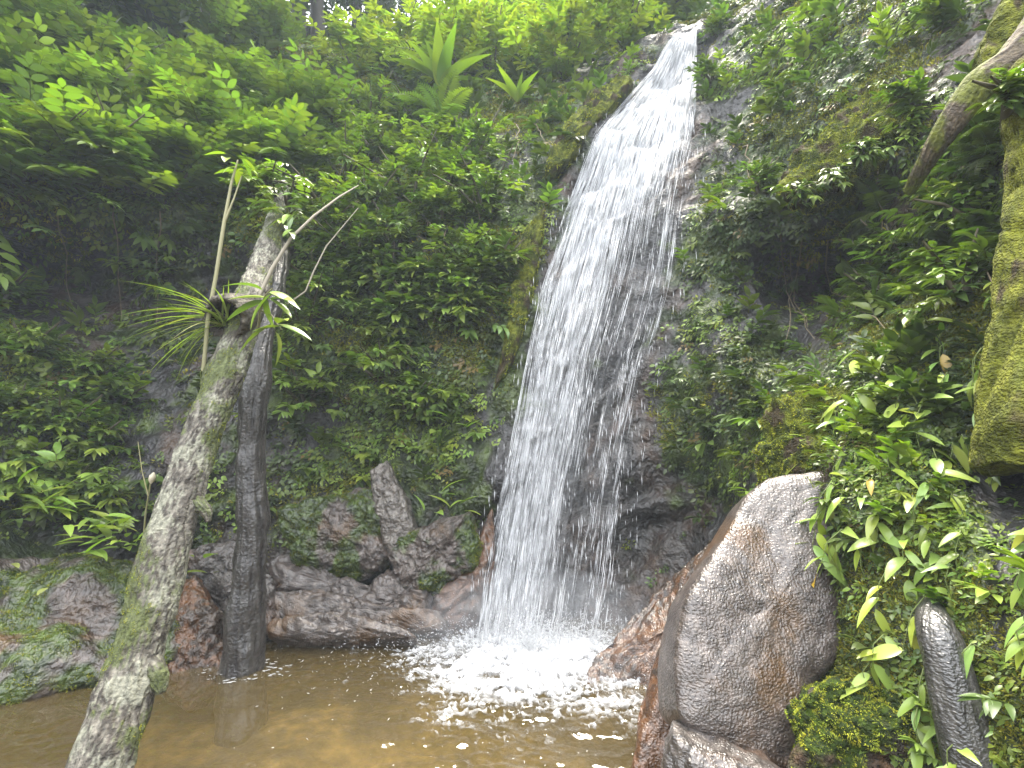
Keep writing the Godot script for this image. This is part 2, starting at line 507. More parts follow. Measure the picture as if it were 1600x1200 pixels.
func make_fall() -> void:
	var root := thing("waterfall", "white waterfall sliding down the slanting rock face into the pool", "waterfall", Vector3.ZERO)
	var n := noise(51, 2.2, 3)
	# milky films of broken water, one behind the other
	var fn := noise(52, 1.0, 4)
	var nu := 170
	var ns := 330
	for layer in 2:
		var film := MB.new()
		var sh := 17.0 * layer
		for j in ns + 1:
			for k in nu + 1:
				var s := float(j) / ns * 0.998
				var u := float(k) / nu
				var dense := lerpf(1.0, 0.5, smoothstep(0.18, 0.42, s)) + 0.12 * fn.get_noise_2d(s * 9.0, sh)
				var body := smoothstep(0.0, 0.14, u + 0.06 * fn.get_noise_2d(s * 20.0, sh + 3.0)) * (1.0 - smoothstep(dense - 0.2, dense + 0.12, u))
				var al := lerpf(0.7, 0.2, smoothstep(0.04, 0.6, s)) * body + 0.03
				al *= 0.8 + 1.7 * fn.get_noise_2d(u * 60.0 + sh, s * 16.0) + 1.2 * fn.get_noise_2d(u * 14.0 + 5.0 + sh, s * 5.0)
				film.v.append(fall_at(u, s) + Vector3(0, 0, 0.012 + (0.03 + 0.09 * layer) * smoothstep(0.1, 0.8, s) + 0.03 * fn.get_noise_2d(u * 20.0 + sh, s * 8.0)))
				film.c.append(Color(1, 1, 1, clampf(al, 0.0, 0.9) * smoothstep(0.0, 0.05, u) * smoothstep(1.0, 0.9, u)))
		for j in ns:
			for k in nu:
				var o := j * (nu + 1) + k
				film.i.append_array([o, o + 1, o + nu + 2, o, o + nu + 2, o + nu + 1])
		obj("water_film", film.mesh(), M.film, root)
	var layers := [MB.new(), MB.new(), MB.new()]
	for k in 2000:
		var s0 := rng.randf_range(0.0, 0.99)
		var u0 := rng.randf()
		# the dense stream runs down one side, a thin veil spreads over the rest
		var dense_to := lerpf(1.0, 0.5, smoothstep(0.15, 0.4, s0))
		if u0 > dense_to and rng.randf() > 0.13:
			continue
		if rng.randf() < 0.4 * smoothstep(0.3, 0.6, s0):
			continue
		var off0 := pow(rng.randf(), 2.0) * lerpf(0.04, 0.2, s0)
		for q in rng.randi_range(3, 22):
			var s := clampf(s0 + rng.randfn(0, 0.03), 0.0, 0.985)
			var u := u0 + rng.randfn(0, 0.016)
			if u < 0.0 or u > 1.0 or n.get_noise_2d(u * 9.0, s * 3.0) < -0.25:
				continue
			var ln := rng.randf_range(0.015, 0.07)
			var out := Vector3(0, 0, off0 + rng.randf_range(0.0, 0.03))
			var a := fall_at(u, s) + out
			var e := fall_at(clampf(u + rng.randf_range(-0.005, 0.005), 0.0, 1.0), minf(s + ln, 0.999)) + out
			layers[k % 3].spindle(a, e, rng.randf_range(0.0007, 0.0023) * (1.7 if rng.randf() < 0.06 else 1.0), Color.WHITE)
	for l in layers:
		var o := obj("water_threads", l.mesh(), M.thread, root)
		o.set_meta("kind", "stuff")
	# drops thrown off the stream and up from the pool
	var dm := MB.new()
	for k in 6000:
		var a := rng.randf() * TAU
		var d := absf(rng.randfn(0.0, 0.45))
		var p := FALL_FOOT + Vector3(cos(a) * d * 1.4, 0, sin(a) * d * 0.9)
		p.y = 0.03 + absf(rng.randfn(0, 0.11)) * exp(-d * 0.8)
		var dir := Vector3(cos(a) * 0.5, rng.randf_range(-0.6, 1.0), sin(a) * 0.5).normalized()
		dm.spindle(p, p + dir * rng.randf_range(0.006, 0.025), rng.randf_range(0.001, 0.0032), Color.WHITE)
	for k in 900:
		var s := rng.randf_range(0.2, 0.99)
		var u := rng.randf_range(-0.12, 1.15)
		var p := fall_at(clampf(u, 0, 1), s) + Vector3((u - clampf(u, 0, 1)) * 0.9, 0, rng.randf_range(0.05, 0.3))
		dm.spindle(p, p - Vector3(0, rng.randf_range(0.03, 0.12), 0), rng.randf_range(0.0015, 0.0035), Color.WHITE)
	obj("flying_drops", dm.mesh(), M.thread, root).set_meta("kind", "stuff")

func make_foam() -> void:
	var ln := noise(61, 6.5, 3, FastNoiseLite.TYPE_SIMPLEX_SMOOTH, true)
	var bn := noise(62, 1.6, 3)
	var lump := noise(63, 9.0, 3)
	var x0 := -1.15
	var z0 := -4.75
	var step := 0.0095
	var nx := 250
	var nz := 210
	var mb := MB.new()
	var mask := PackedFloat32Array()
	var back := {}
	for iz in nz + 1:
		for ix in nx + 1:
			var x := x0 + ix * step
			var z := z0 + iz * step
			var dx := (x - FALL_FOOT.x - 0.03) / 0.98
			var dz := (z - FALL_FOOT.z - 0.1) / 0.84
			var d := sqrt(dx * dx + dz * dz)
			var lace := ln.get_noise_2d(x + bn.get_noise_2d(x * 2.0, z * 2.0) * 0.35, z * 1.3)
			var m := 1.0 - d + bn.get_noise_2d(x, z) * 0.35
			mask.append(m * 1.1 + lace * 0.8 - 0.22 + 0.1 * sin(d * 26.0 + bn.get_noise_2d(x * 2.0, z * 2.0) * 6.0))
	for iz in nz + 1:
		for ix in nx + 1:
			var o := iz * (nx + 1) + ix
			var x := x0 + ix * step
			var z := z0 + iz * step
			var m := clampf(mask[o], 0.0, 1.0)
			var h := water_y(x, z) + 0.004 + m * 0.03 + m * (0.035 * lump.get_noise_2d(x, z * 1.3) + 0.02 * lump.get_noise_2d(x * 2.6 + 4.0, z * 3.2))
			mb.v.append(Vector3(x + lump.get_noise_2d(z * 2.0, x) * 0.006, h, z))
			mb.c.append(Color(1, 1, 1, smoothstep(0.0, 0.95, mask[o]) * 0.9))
	for iz in nz:
		for ix in nx:
			var o := iz * (nx + 1) + ix
			if mask[o] > 0.0 and mask[o + 1] > 0.0 and mask[o + nx + 2] > 0.0:
				mb.i.append_array([o, o + 1, o + nx + 2])
			if mask[o] > 0.0 and mask[o + nx + 1] > 0.0 and mask[o + nx + 2] > 0.0:
				mb.i.append_array([o, o + nx + 2, o + nx + 1])
	tag(obj("foam", mb.mesh(), M.foam), "white churning foam where the waterfall strikes the pool", "foam", "", "stuff")
	# small flecks drifting away over the pool
	var fl := MB.new()
	for k in 160:
		var a := rng.randf() * TAU
		var d := 0.75 + absf(rng.randfn(0.0, 0.55))
		var p := FALL_FOOT + Vector3(cos(a) * d * 1.2, 0, 0.15 + sin(a) * d)
		p.y = water_y(p.x, p.z) + 0.003
		var t := Transform3D(Basis(Vector3.UP, rng.randf() * TAU).scaled(Vector3(1, 1, 1) * rng.randf_range(0.004, 0.014)), p)
		fl.leaf(t, Color.WHITE, rng.randf_range(0.25, 0.7), 0.0, -0.1)
	for k in 110:
		var a := rng.randf() * TAU
		var p := Vector3(-1.700, 0.000, -3.760) + Vector3(cos(a) * rng.randf_range(0.1, 0.3), 0, sin(a) * rng.randf_range(0.1, 0.2))
		p.y = water_y(p.x, p.z) + 0.004
		fl.leaf(Transform3D(Basis(Vector3.UP, rng.randfn(1.57, 0.5)).scaled(Vector3.ONE * rng.randf_range(0.01, 0.035)), p), Color(1, 1, 1, 0.8), rng.randf_range(0.2, 0.5), 0.1, -0.1)
	tag(obj("foam_flecks", fl.mesh(), M.foam), "small white flecks of foam drifting on the pool round foam and dark trunk", "foam", "", "stuff")

# ---------------------------------------------------------------- rocks
func ring(pts: Array, n: int) -> Array:
	# closed smooth outline through the points, evenly resampled
	var c := Curve3D.new()
	var m := pts.size()
	for k in m + 1:
		var p: Vector3 = pts[k % m]
		var t: Vector3 = (pts[(k + 1) % m] - pts[(k + m - 1) % m]) / 15.0
		c.add_point(p, -t, t)
	var out := []
	var l := c.get_baked_length()
	for k in n:
		out.append(c.sample_baked(l * k / n, true))
	return out

func layer_gap(q: Vector3, wob: float) -> float:
	# bedding joints: thin tilted grooves between the layers of the rock
	var f := (q.y * 0.92 + q.x * 0.38 + wob * 0.14) * 6.5
	f -= floorf(f)
	return 0.022 * (smoothstep(0.8, 0.93, f) - smoothstep(0.95, 1.0, f))

func boulder(called: String, label: String, pts: Array, front: float, back: float, amp: float, freq: float, mat: Material, paint: Callable, sd: int, shape := 0.62, group := "") -> MeshInstance3D:
	var n := 140
	var rings := 64
	var edge := ring(pts, n)
	var c := Vector3.ZERO
	for p in edge:
		c += p
	c /= n
	var nrm := Vector3.ZERO
	for k in n:
		nrm += (edge[k] - c).cross(edge[(k + 1) % n] - c)
	nrm = nrm.normalized()
	if nrm.z < 0.0:
		nrm = -nrm
	var big := noise(sd, freq, 3)
	var rid := noise(sd + 1, freq * 1.8, 4, FastNoiseLite.TYPE_SIMPLEX_SMOOTH, true)
	var small := noise(sd + 2, freq * 7.0, 4)
	var facet := noise(sd + 3, freq * 1.1, 2, FastNoiseLite.TYPE_CELLULAR)
	facet.cellular_return_type = FastNoiseLite.RETURN_DISTANCE2_SUB
	facet.fractal_type = FastNoiseLite.FRACTAL_NONE
	var mb := MB.new()
	for j in rings + 1:
		var t := PI * j / rings
		var s := clampf(sin(t), 0.0, 1.0)
		var dep: float = pow(maxf(0.0, 1.0 - pow(s, 2.0 / shape)), 0.4) * (front if j * 2 < rings else -back)
		for k in n:
			var q: Vector3 = c + (edge[k] - c) * s + nrm * dep
			var rim: Vector3 = edge[k] - c
			var deep := front if j * 2 < rings else back
			var d: Vector3 = (rim * s / rim.length_squared() + nrm * dep / (deep * deep)).normalized()
			var rn := rid.get_noise_3dv(q)
			var fn := small.get_noise_3dv(q)
			var rough := clampf(amp * 18.0, 0.15, 1.0)
			var joints := layer_gap(q, big.get_noise_3dv(q * 1.7)) + smoothstep(0.62, 0.9, rid.get_noise_3dv(q * 0.45 + Vector3(9, 2, 5))) * 0.028 - (smoothstep(-1.0, -0.86, facet.get_noise_3dv(q)) - 0.7) * 0.018
			q += d * (big.get_noise_3dv(q) * amp + (rn - 0.3) * amp * 0.4 + (facet.get_noise_3dv(q) + 0.5) * amp * 0.6 - joints * rough + fn * amp * 0.18)
			mb.v.append(q)
			mb.c.append(paint.call(q, d, rn, fn))
	for j in rings:
		for k in n:
			var a := j * n + k
			var b := j * n + (k + 1) % n
			if nrm.dot((edge[0] - c).cross(edge[1] - c)) > 0.0:
				mb.i.append_array([a, b + n, a + n, a, b, b + n])
			else:
				mb.i.append_array([a, a + n, b + n, a, b + n, b])
	var o := obj(called, mb.mesh(), mat)
	tag(o, label, "rock", group)
	return o

func brown_rock(q: Vector3, _d: Vector3, rn: float, fn: float) -> Color:
	return Color(0.2, 0.163, 0.142).lerp(Color(0.1, 0.077, 0.064), smoothstep(-0.3, 0.4, fn + rn * 0.4)).lerp(Color(0.15, 0.085, 0.04), smoothstep(0.1, 0.45, stain.get_noise_3dv(q)))

func grey_rock(q: Vector3, _d: Vector3, rn: float, fn: float) -> Color:
	return Color(0.19, 0.165, 0.15).lerp(Color(0.085, 0.07, 0.06), smoothstep(-0.2, 0.5, fn + rn * 0.6)).lerp(Color(0.13, 0.07, 0.04), smoothstep(0.1, 0.4, stain.get_noise_3dv(q)) * 0.7)

func rust_rock(q: Vector3, _d: Vector3, rn: float, fn: float) -> Color:
	return Color(0.17, 0.075, 0.03).lerp(Color(0.07, 0.045, 0.03), smoothstep(-0.2, 0.5, fn + rn * 0.4 + stain.get_noise_3dv(q)))

func mossy_rock(q: Vector3, d: Vector3, rn: float, fn: float) -> Color:
	var m := smoothstep(0.0, 0.25, stain.get_noise_3dv(q * 1.4) + 0.12 + d.y * 0.1)
	return brown_rock(q, d, rn, fn).lerp(Color(0.08, 0.125, 0.014).lerp(Color(0.03, 0.05, 0.01), smoothstep(-0.3, 0.3, fn)), m)

var stain := noise(71, 1.7, 4)

func moss_bank(q: Vector3, _d: Vector3, rn: float, fn: float) -> Color:
	return Color(0.24, 0.27, 0.032).lerp(Color(0.075, 0.1, 0.016), smoothstep(-0.25, 0.45, fn + stain.get_noise_3dv(q * 2.0) + rn * 0.3)).lerp(Color(0.1, 0.075, 0.04), smoothstep(0.16, 0.34, stain.get_noise_3dv(q * 3.0 + Vector3(4, 4, 4))))

func make_rocks() -> void:
	boulder("moss_mound", "long slanting yellow-green moss mound above the dark hollow", [Vector3(3.218, 4.274, -3.950), Vector3(3.030, 3.861, -3.800), Vector3(2.714, 3.630, -3.850), Vector3(2.353, 3.411, -3.950), Vector3(2.050, 3.273, -4.050), Vector3(2.031, 3.415, -4.200), Vector3(2.479, 3.959, -4.300), Vector3(3.028, 4.405, -4.250)], 0.05, 0.5, 0.09, 3.2, M.moss, moss_bank, 95)
	boulder("moss_ledge", "slanting bright moss ledge along the upper edge of the fall", [Vector3(1.314, 5.863, -6.600), Vector3(1.462, 5.716, -6.500), Vector3(0.977, 5.031, -6.150), Vector3(0.602, 4.430, -5.850), Vector3(0.373, 4.306, -5.800), Vector3(0.511, 4.810, -6.050), Vector3(0.892, 5.476, -6.400)], 0.06, 0.4, 0.07, 2.6, M.moss, moss_bank, 80, 0.5)
	boulder("moss_strip", "upright mossy rock edge beside the middle of the fall", [Vector3(0.335, 3.764, -5.550), Vector3(0.261, 3.221, -5.400), Vector3(0.167, 2.675, -5.220), Vector3(0.011, 2.172, -5.050), Vector3(-0.157, 1.907, -4.980), Vector3(-0.059, 2.421, -5.150), Vector3(0.018, 2.940, -5.300), Vector3(0.114, 3.474, -5.480)], 0.05, 0.4, 0.05, 2.6, M.moss, moss_bank, 85, 0.5)
	boulder("moss_shoulder", "rounded mossy shoulder of the bank above the brown boulder", [Vector3(1.644, 1.780, -3.200), Vector3(1.827, 1.728, -3.000), Vector3(1.753, 1.429, -2.850), Vector3(1.526, 1.189, -2.750), Vector3(1.337, 1.204, -2.900), Vector3(1.295, 1.303, -3.100), Vector3(1.419, 1.564, -3.200)], 0.06, 0.5, 0.1, 3.2, M.moss, moss_bank, 90)
	boulder("boulder", "big pale wet grey-brown slab-faced boulder beside the mossy bank", [Vector3(1.269, 1.278, -2.850), Vector3(1.528, 1.301, -2.800), Vector3(1.592, 0.999, -2.650), Vector3(1.439, 0.628, -2.500), Vector3(1.205, 0.454, -2.420), Vector3(1.066, 0.213, -2.300), Vector3(0.853, 0.300, -2.280), Vector3(0.642, 0.400, -2.300), Vector3(0.661, 0.605, -2.420), Vector3(0.744, 0.808, -2.520), Vector3(0.961, 1.022, -2.680), Vector3(1.143, 1.206, -2.820)], 0.07, 0.5, 0.014, 1.6, M.wet, brown_rock, 100, 0.3)
	boulder("rock_ridge", "smooth rust brown rock ridge running down into the pool behind the boulder", [Vector3(1.122, 0.961, -3.100), Vector3(1.068, 0.784, -2.950), Vector3(0.866, 0.494, -2.800), Vector3(0.775, 0.032, -2.600), Vector3(0.519, -0.047, -2.600), Vector3(0.623, 0.210, -2.850), Vector3(0.782, 0.454, -3.000), Vector3(0.905, 0.735, -3.150)], 0.07, 0.5, 0.03, 2.2, M.wet, rust_rock, 110, 0.5)
	boulder("rock_slope", "low reddish rock sloping into the splash", [Vector3(1.398, 0.796, -3.900), Vector3(1.255, 0.358, -3.600), Vector3(0.985, -0.144, -3.400), Vector3(0.728, -0.213, -3.400), Vector3(0.527, -0.120, -3.500), Vector3(0.454, 0.037, -3.650), Vector3(0.721, 0.201, -3.900), Vector3(1.124, 0.483, -4.100)], 0.04, 0.6, 0.05, 2.6, M.wet, rust_rock, 120, 0.5)
	boulder("low_rock", "low silvery wet rock under the brown boulder", [Vector3(0.590, 0.414, -2.200), Vector3(0.736, 0.384, -2.150), Vector3(0.940, 0.335, -2.100), Vector3(1.024, 0.209, -2.100), Vector3(0.884, 0.042, -2.100), Vector3(0.589, 0.028, -2.150), Vector3(0.538, 0.213, -2.200)], 0.12, 0.3, 0.03, 2.6, M.wet, grey_rock, 130)
	boulder("mossy_boulder", "mossy rock at the foot of the bank under the hanging leaves", [Vector3(1.055, 0.527, -2.200), Vector3(1.177, 0.599, -2.180), Vector3(1.337, 0.584, -2.120), Vector3(1.408, 0.509, -2.050), Vector3(1.380, 0.290, -2.000), Vector3(1.121, 0.210, -2.000), Vector3(0.982, 0.272, -2.100)], 0.05, 0.3, 0.07, 3.6, M.moss, mossy_rock, 140)
	boulder("flat_rock", "broad flat rock slab with moss patches at the pool edge", [Vector3(-3.896, 0.602, -3.700), Vector3(-3.338, 0.645, -4.100), Vector3(-2.817, 0.593, -4.200), Vector3(-2.319, 0.401, -4.000), Vector3(-2.116, 0.099, -3.900), Vector3(-2.372, 0.019, -3.600), Vector3(-2.712, 0.014, -3.400), Vector3(-3.194, 0.001, -3.100)], 0.1, 0.6, 0.09, 1.2, M.rock, mossy_rock, 150, 0.6)
	boulder("rounded_rock", "rounded brown rock between the leaning log and the dark post", [Vector3(-2.411, 0.352, -4.100), Vector3(-2.256, 0.458, -4.200), Vector3(-2.012, 0.243, -4.100), Vector3(-1.845, -0.104, -3.900), Vector3(-2.056, -0.236, -3.750), Vector3(-2.294, -0.142, -3.800)], 0.14, 0.3, 0.05, 2.5, M.rock, rust_rock, 160)
	boulder("dark_rock", "dark cracked rock behind the dark post", [Vector3(-2.477, 0.601, -4.500), Vector3(-2.106, 0.640, -4.550), Vector3(-1.826, 0.407, -4.500), Vector3(-1.704, 0.052, -4.350), Vector3(-2.008, 0.035, -4.200), Vector3(-2.350, 0.212, -4.350)], 0.14, 0.3, 0.07, 2.5, M.rock, grey_rock, 170)
	boulder("smooth_rock", "smooth grey rock hump with a moss cap left of the fall", [Vector3(-1.914, 0.853, -4.800), Vector3(-1.508, 1.005, -4.850), Vector3(-1.078, 1.058, -4.850), Vector3(-0.972, 0.510, -4.700), Vector3(-1.222, 0.296, -4.650), Vector3(-1.704, 0.460, -4.700)], 0.16, 0.4, 0.07, 2.0, M.rock, mossy_rock, 180)
	boulder("pale_rock", "pale upright pointed rock in the mossy bank", [Vector3(-1.200, 1.192, -4.850), Vector3(-1.061, 1.262, -4.850), Vector3(-0.896, 1.010, -4.800), Vector3(-0.778, 0.713, -4.700), Vector3(-0.972, 0.521, -4.650), Vector3(-1.131, 0.860, -4.750)], 0.1, 0.3, 0.03, 3.0, M.rock, func(q, _d, rn, fn): return Color(0.27, 0.24, 0.21).lerp(Color(0.14, 0.115, 0.095), smoothstep(-0.2, 0.5, fn + rn * 0.5)), 190)
	boulder("blunt_rock", "dark blunt rock with an undercut edge beside the fall", [Vector3(-0.995, 0.662, -4.700), Vector3(-0.727, 0.754, -4.700), Vector3(-0.314, 0.864, -4.720), Vector3(-0.245, 0.471, -4.650), Vector3(-0.597, 0.274, -4.550), Vector3(-0.897, 0.322, -4.550)], 0.16, 0.4, 0.05, 2.6, M.rock, mossy_rock, 200)
	boulder("corner_rock", "rust brown wedge of rock at the foot of the fall", [Vector3(-0.160, 0.905, -4.800), Vector3(-0.128, 0.371, -4.650), Vector3(-0.196, -0.022, -4.500), Vector3(-0.726, -0.005, -4.450), Vector3(-0.637, 0.226, -4.550), Vector3(-0.362, 0.460, -4.700)], 0.08, 0.4, 0.05, 2.4, M.wet, rust_rock, 210)
	# tongues of layered brown rock along the far shore
	var k := 0
	for pts in [[Vector3(-2.014, 0.446, -4.760), Vector3(-1.741, 0.500, -4.796), Vector3(-1.226, 0.308, -4.664), Vector3(-0.801, 0.193, -4.580), Vector3(-0.678, 0.095, -4.505), Vector3(-0.984, 0.106, -4.514), Vector3(-1.507, 0.213, -4.595), Vector3(-1.898, 0.254, -4.625)],
		[Vector3(-1.862, 0.269, -4.480), Vector3(-1.479, 0.301, -4.504), Vector3(-0.963, 0.184, -4.414), Vector3(-0.526, 0.147, -4.384), Vector3(-0.458, 0.046, -4.300), Vector3(-1.124, 0.053, -4.306), Vector3(-1.713, 0.124, -4.366)],
		[Vector3(-1.701, 0.162, -4.220), Vector3(-1.300, 0.204, -4.256), Vector3(-0.820, 0.120, -4.184), Vector3(-0.695, 0.060, -4.130), Vector3(-1.337, 0.034, -4.106), Vector3(-1.685, 0.066, -4.136)],
		[Vector3(-0.973, 0.392, -4.665), Vector3(-0.687, 0.363, -4.644), Vector3(-0.619, 0.168, -4.500), Vector3(-0.769, 0.062, -4.416), Vector3(-1.174, 0.149, -4.485), Vector3(-1.087, 0.321, -4.614)]]:
		boulder("shore_rock", "brown wet layered rock tongue along the far shore of the pool", pts, 0.12, 0.4, 0.05, 3.0, M.wet, brown_rock, 220 + k * 5, 0.6, "layered rocks along the far shore")
		k += 1

# ---------------------------------------------------------------- logs
func trunk_mesh(pts: Array, radii: Array, sides: int, per_m: float, sd: int, amp: float, twist: float, style: int) -> ArrayMesh:
	var c := Curve3D.new()
	c.bake_interval = 0.02
	var m := pts.size()
	var acc := [0.0]
	for k in m:
		var t: Vector3 = (pts[min(k + 1, m - 1)] - pts[max(k - 1, 0)]) / 6.0
		c.add_point(pts[k], -t, t)
		if k:
			acc.append(acc[-1] + pts[k].distance_to(pts[k - 1]))
	var l := c.get_baked_length()
	var rows := int(l * per_m)
	var n1 := noise(sd, 2.2, 3)
	var bark := noise(sd + 1, 9.0, 4, FastNoiseLite.TYPE_SIMPLEX_SMOOTH, true)
	var cells := noise(sd + 2, 14.0, 2, FastNoiseLite.TYPE_CELLULAR)
	var fine := noise(sd + 3, 34.0, 3)
	var lich := noise(sd + 4, 2.6, 4)
	var mb := MB.new()
	for j in rows + 1:
		var f := float(j) / rows
		var o := c.sample_baked(f * l, true)
		var d := (c.sample_baked(minf(f * l + 0.03, l), true) - c.sample_baked(maxf(f * l - 0.03, 0), true)).normalized()
		var x := Vector3(0.1, 0.15, 1.0).cross(d).normalized()
		var y := d.cross(x)
		var fr: float = f * acc[-1]
		var seg := 0
		while seg < m - 2 and acc[seg + 1] < fr:
			seg += 1
		var r: float = lerpf(radii[seg], radii[seg + 1], clampf((fr - acc[seg]) / (acc[seg + 1] - acc[seg]), 0, 1))
		for k in sides:
			var a := TAU * k / sides
			var dir := x * cos(a) + y * sin(a)
			var q := Vector3(cos(a) * 0.16, fr * (0.55 if style == 0 else 0.16), sin(a) * 0.16)
			var bn := bark.get_noise_3dv(q + Vector3(0, twist * a * 0.05, 0))
			var cn := cells.get_noise_3dv(q)
			var fn := fine.get_noise_3dv(q)
			var w := o + dir * r
			var big := n1.get_noise_3dv(w)
			var h := big * r * (0.34 if style == 1 else 0.2) + (bn - 0.3) * amp + cn * amp * 0.5 + fn * amp * 0.25
			w += dir * h
			mb.v.append(w)
			var lc := lich.get_noise_3dv(w * 1.4)
			if style == 0:
				var col := Color(0.31, 0.285, 0.235).lerp(Color(0.09, 0.075, 0.06), smoothstep(-0.1, 0.55, bn * 0.7 - fn * 0.6))
				col = col.lerp(Color(0.42, 0.42, 0.32), smoothstep(-0.05, 0.3, lc + fn * 0.5) * 0.75)
				var mz := lich.get_noise_3dv(w * 0.9 + Vector3(7, 3, 1))
				col = col.lerp(Color(0.12, 0.15, 0.035), smoothstep(0.02, 0.3, mz + fn * 0.35) * 0.85)
				mb.c.append(col)
			elif style == 2:
				mb.c.append(Color(0.16, 0.15, 0.14).lerp(Color(0.07, 0.065, 0.06), smoothstep(-0.2, 0.5, bn + fn * 0.5)))
			elif style == 3:
				var wood := Color(0.27, 0.21, 0.14).lerp(Color(0.12, 0.09, 0.06), smoothstep(-0.1, 0.5, bn + fn * 0.5))
				mb.c.append(wood.lerp(Color(0.19, 0.21, 0.03), smoothstep(-0.12, 0.14, lc + fn * 0.3)))
			elif style == 4:
				mb.c.append(Color(0.15, 0.18, 0.018).lerp(Color(0.06, 0.075, 0.012), smoothstep(-0.2, 0.5, lc + fn * 0.6)))
			else:
				mb.c.append(Color(0.035, 0.03, 0.028).lerp(Color(0.085, 0.075, 0.068), smoothstep(-0.2, 0.5, bn + fn * 0.5)))
	for j in rows:
		for k in sides:
			var p := j * sides + k
			var q := j * sides + (k + 1) % sides
			mb.i.append_array([p, p + sides, q + sides, p, q + sides, q])
	# closed ends
	for e in 2:
		var b: int = 0 if e == 0 else rows * sides
		var cc := Vector3.ZERO
		for k in sides:
			cc += mb.v[b + k]
		mb.v.append(cc / sides)
		mb.c.append(Color(0.06, 0.045, 0.03))
		for k in sides:
			var p := b + k
			var q := b + (k + 1) % sides
			if e == 0:
				mb.i.append_array([mb.v.size() - 1, p, q])
			else:
				mb.i.append_array([mb.v.size() - 1, q, p])
	return mb.mesh()

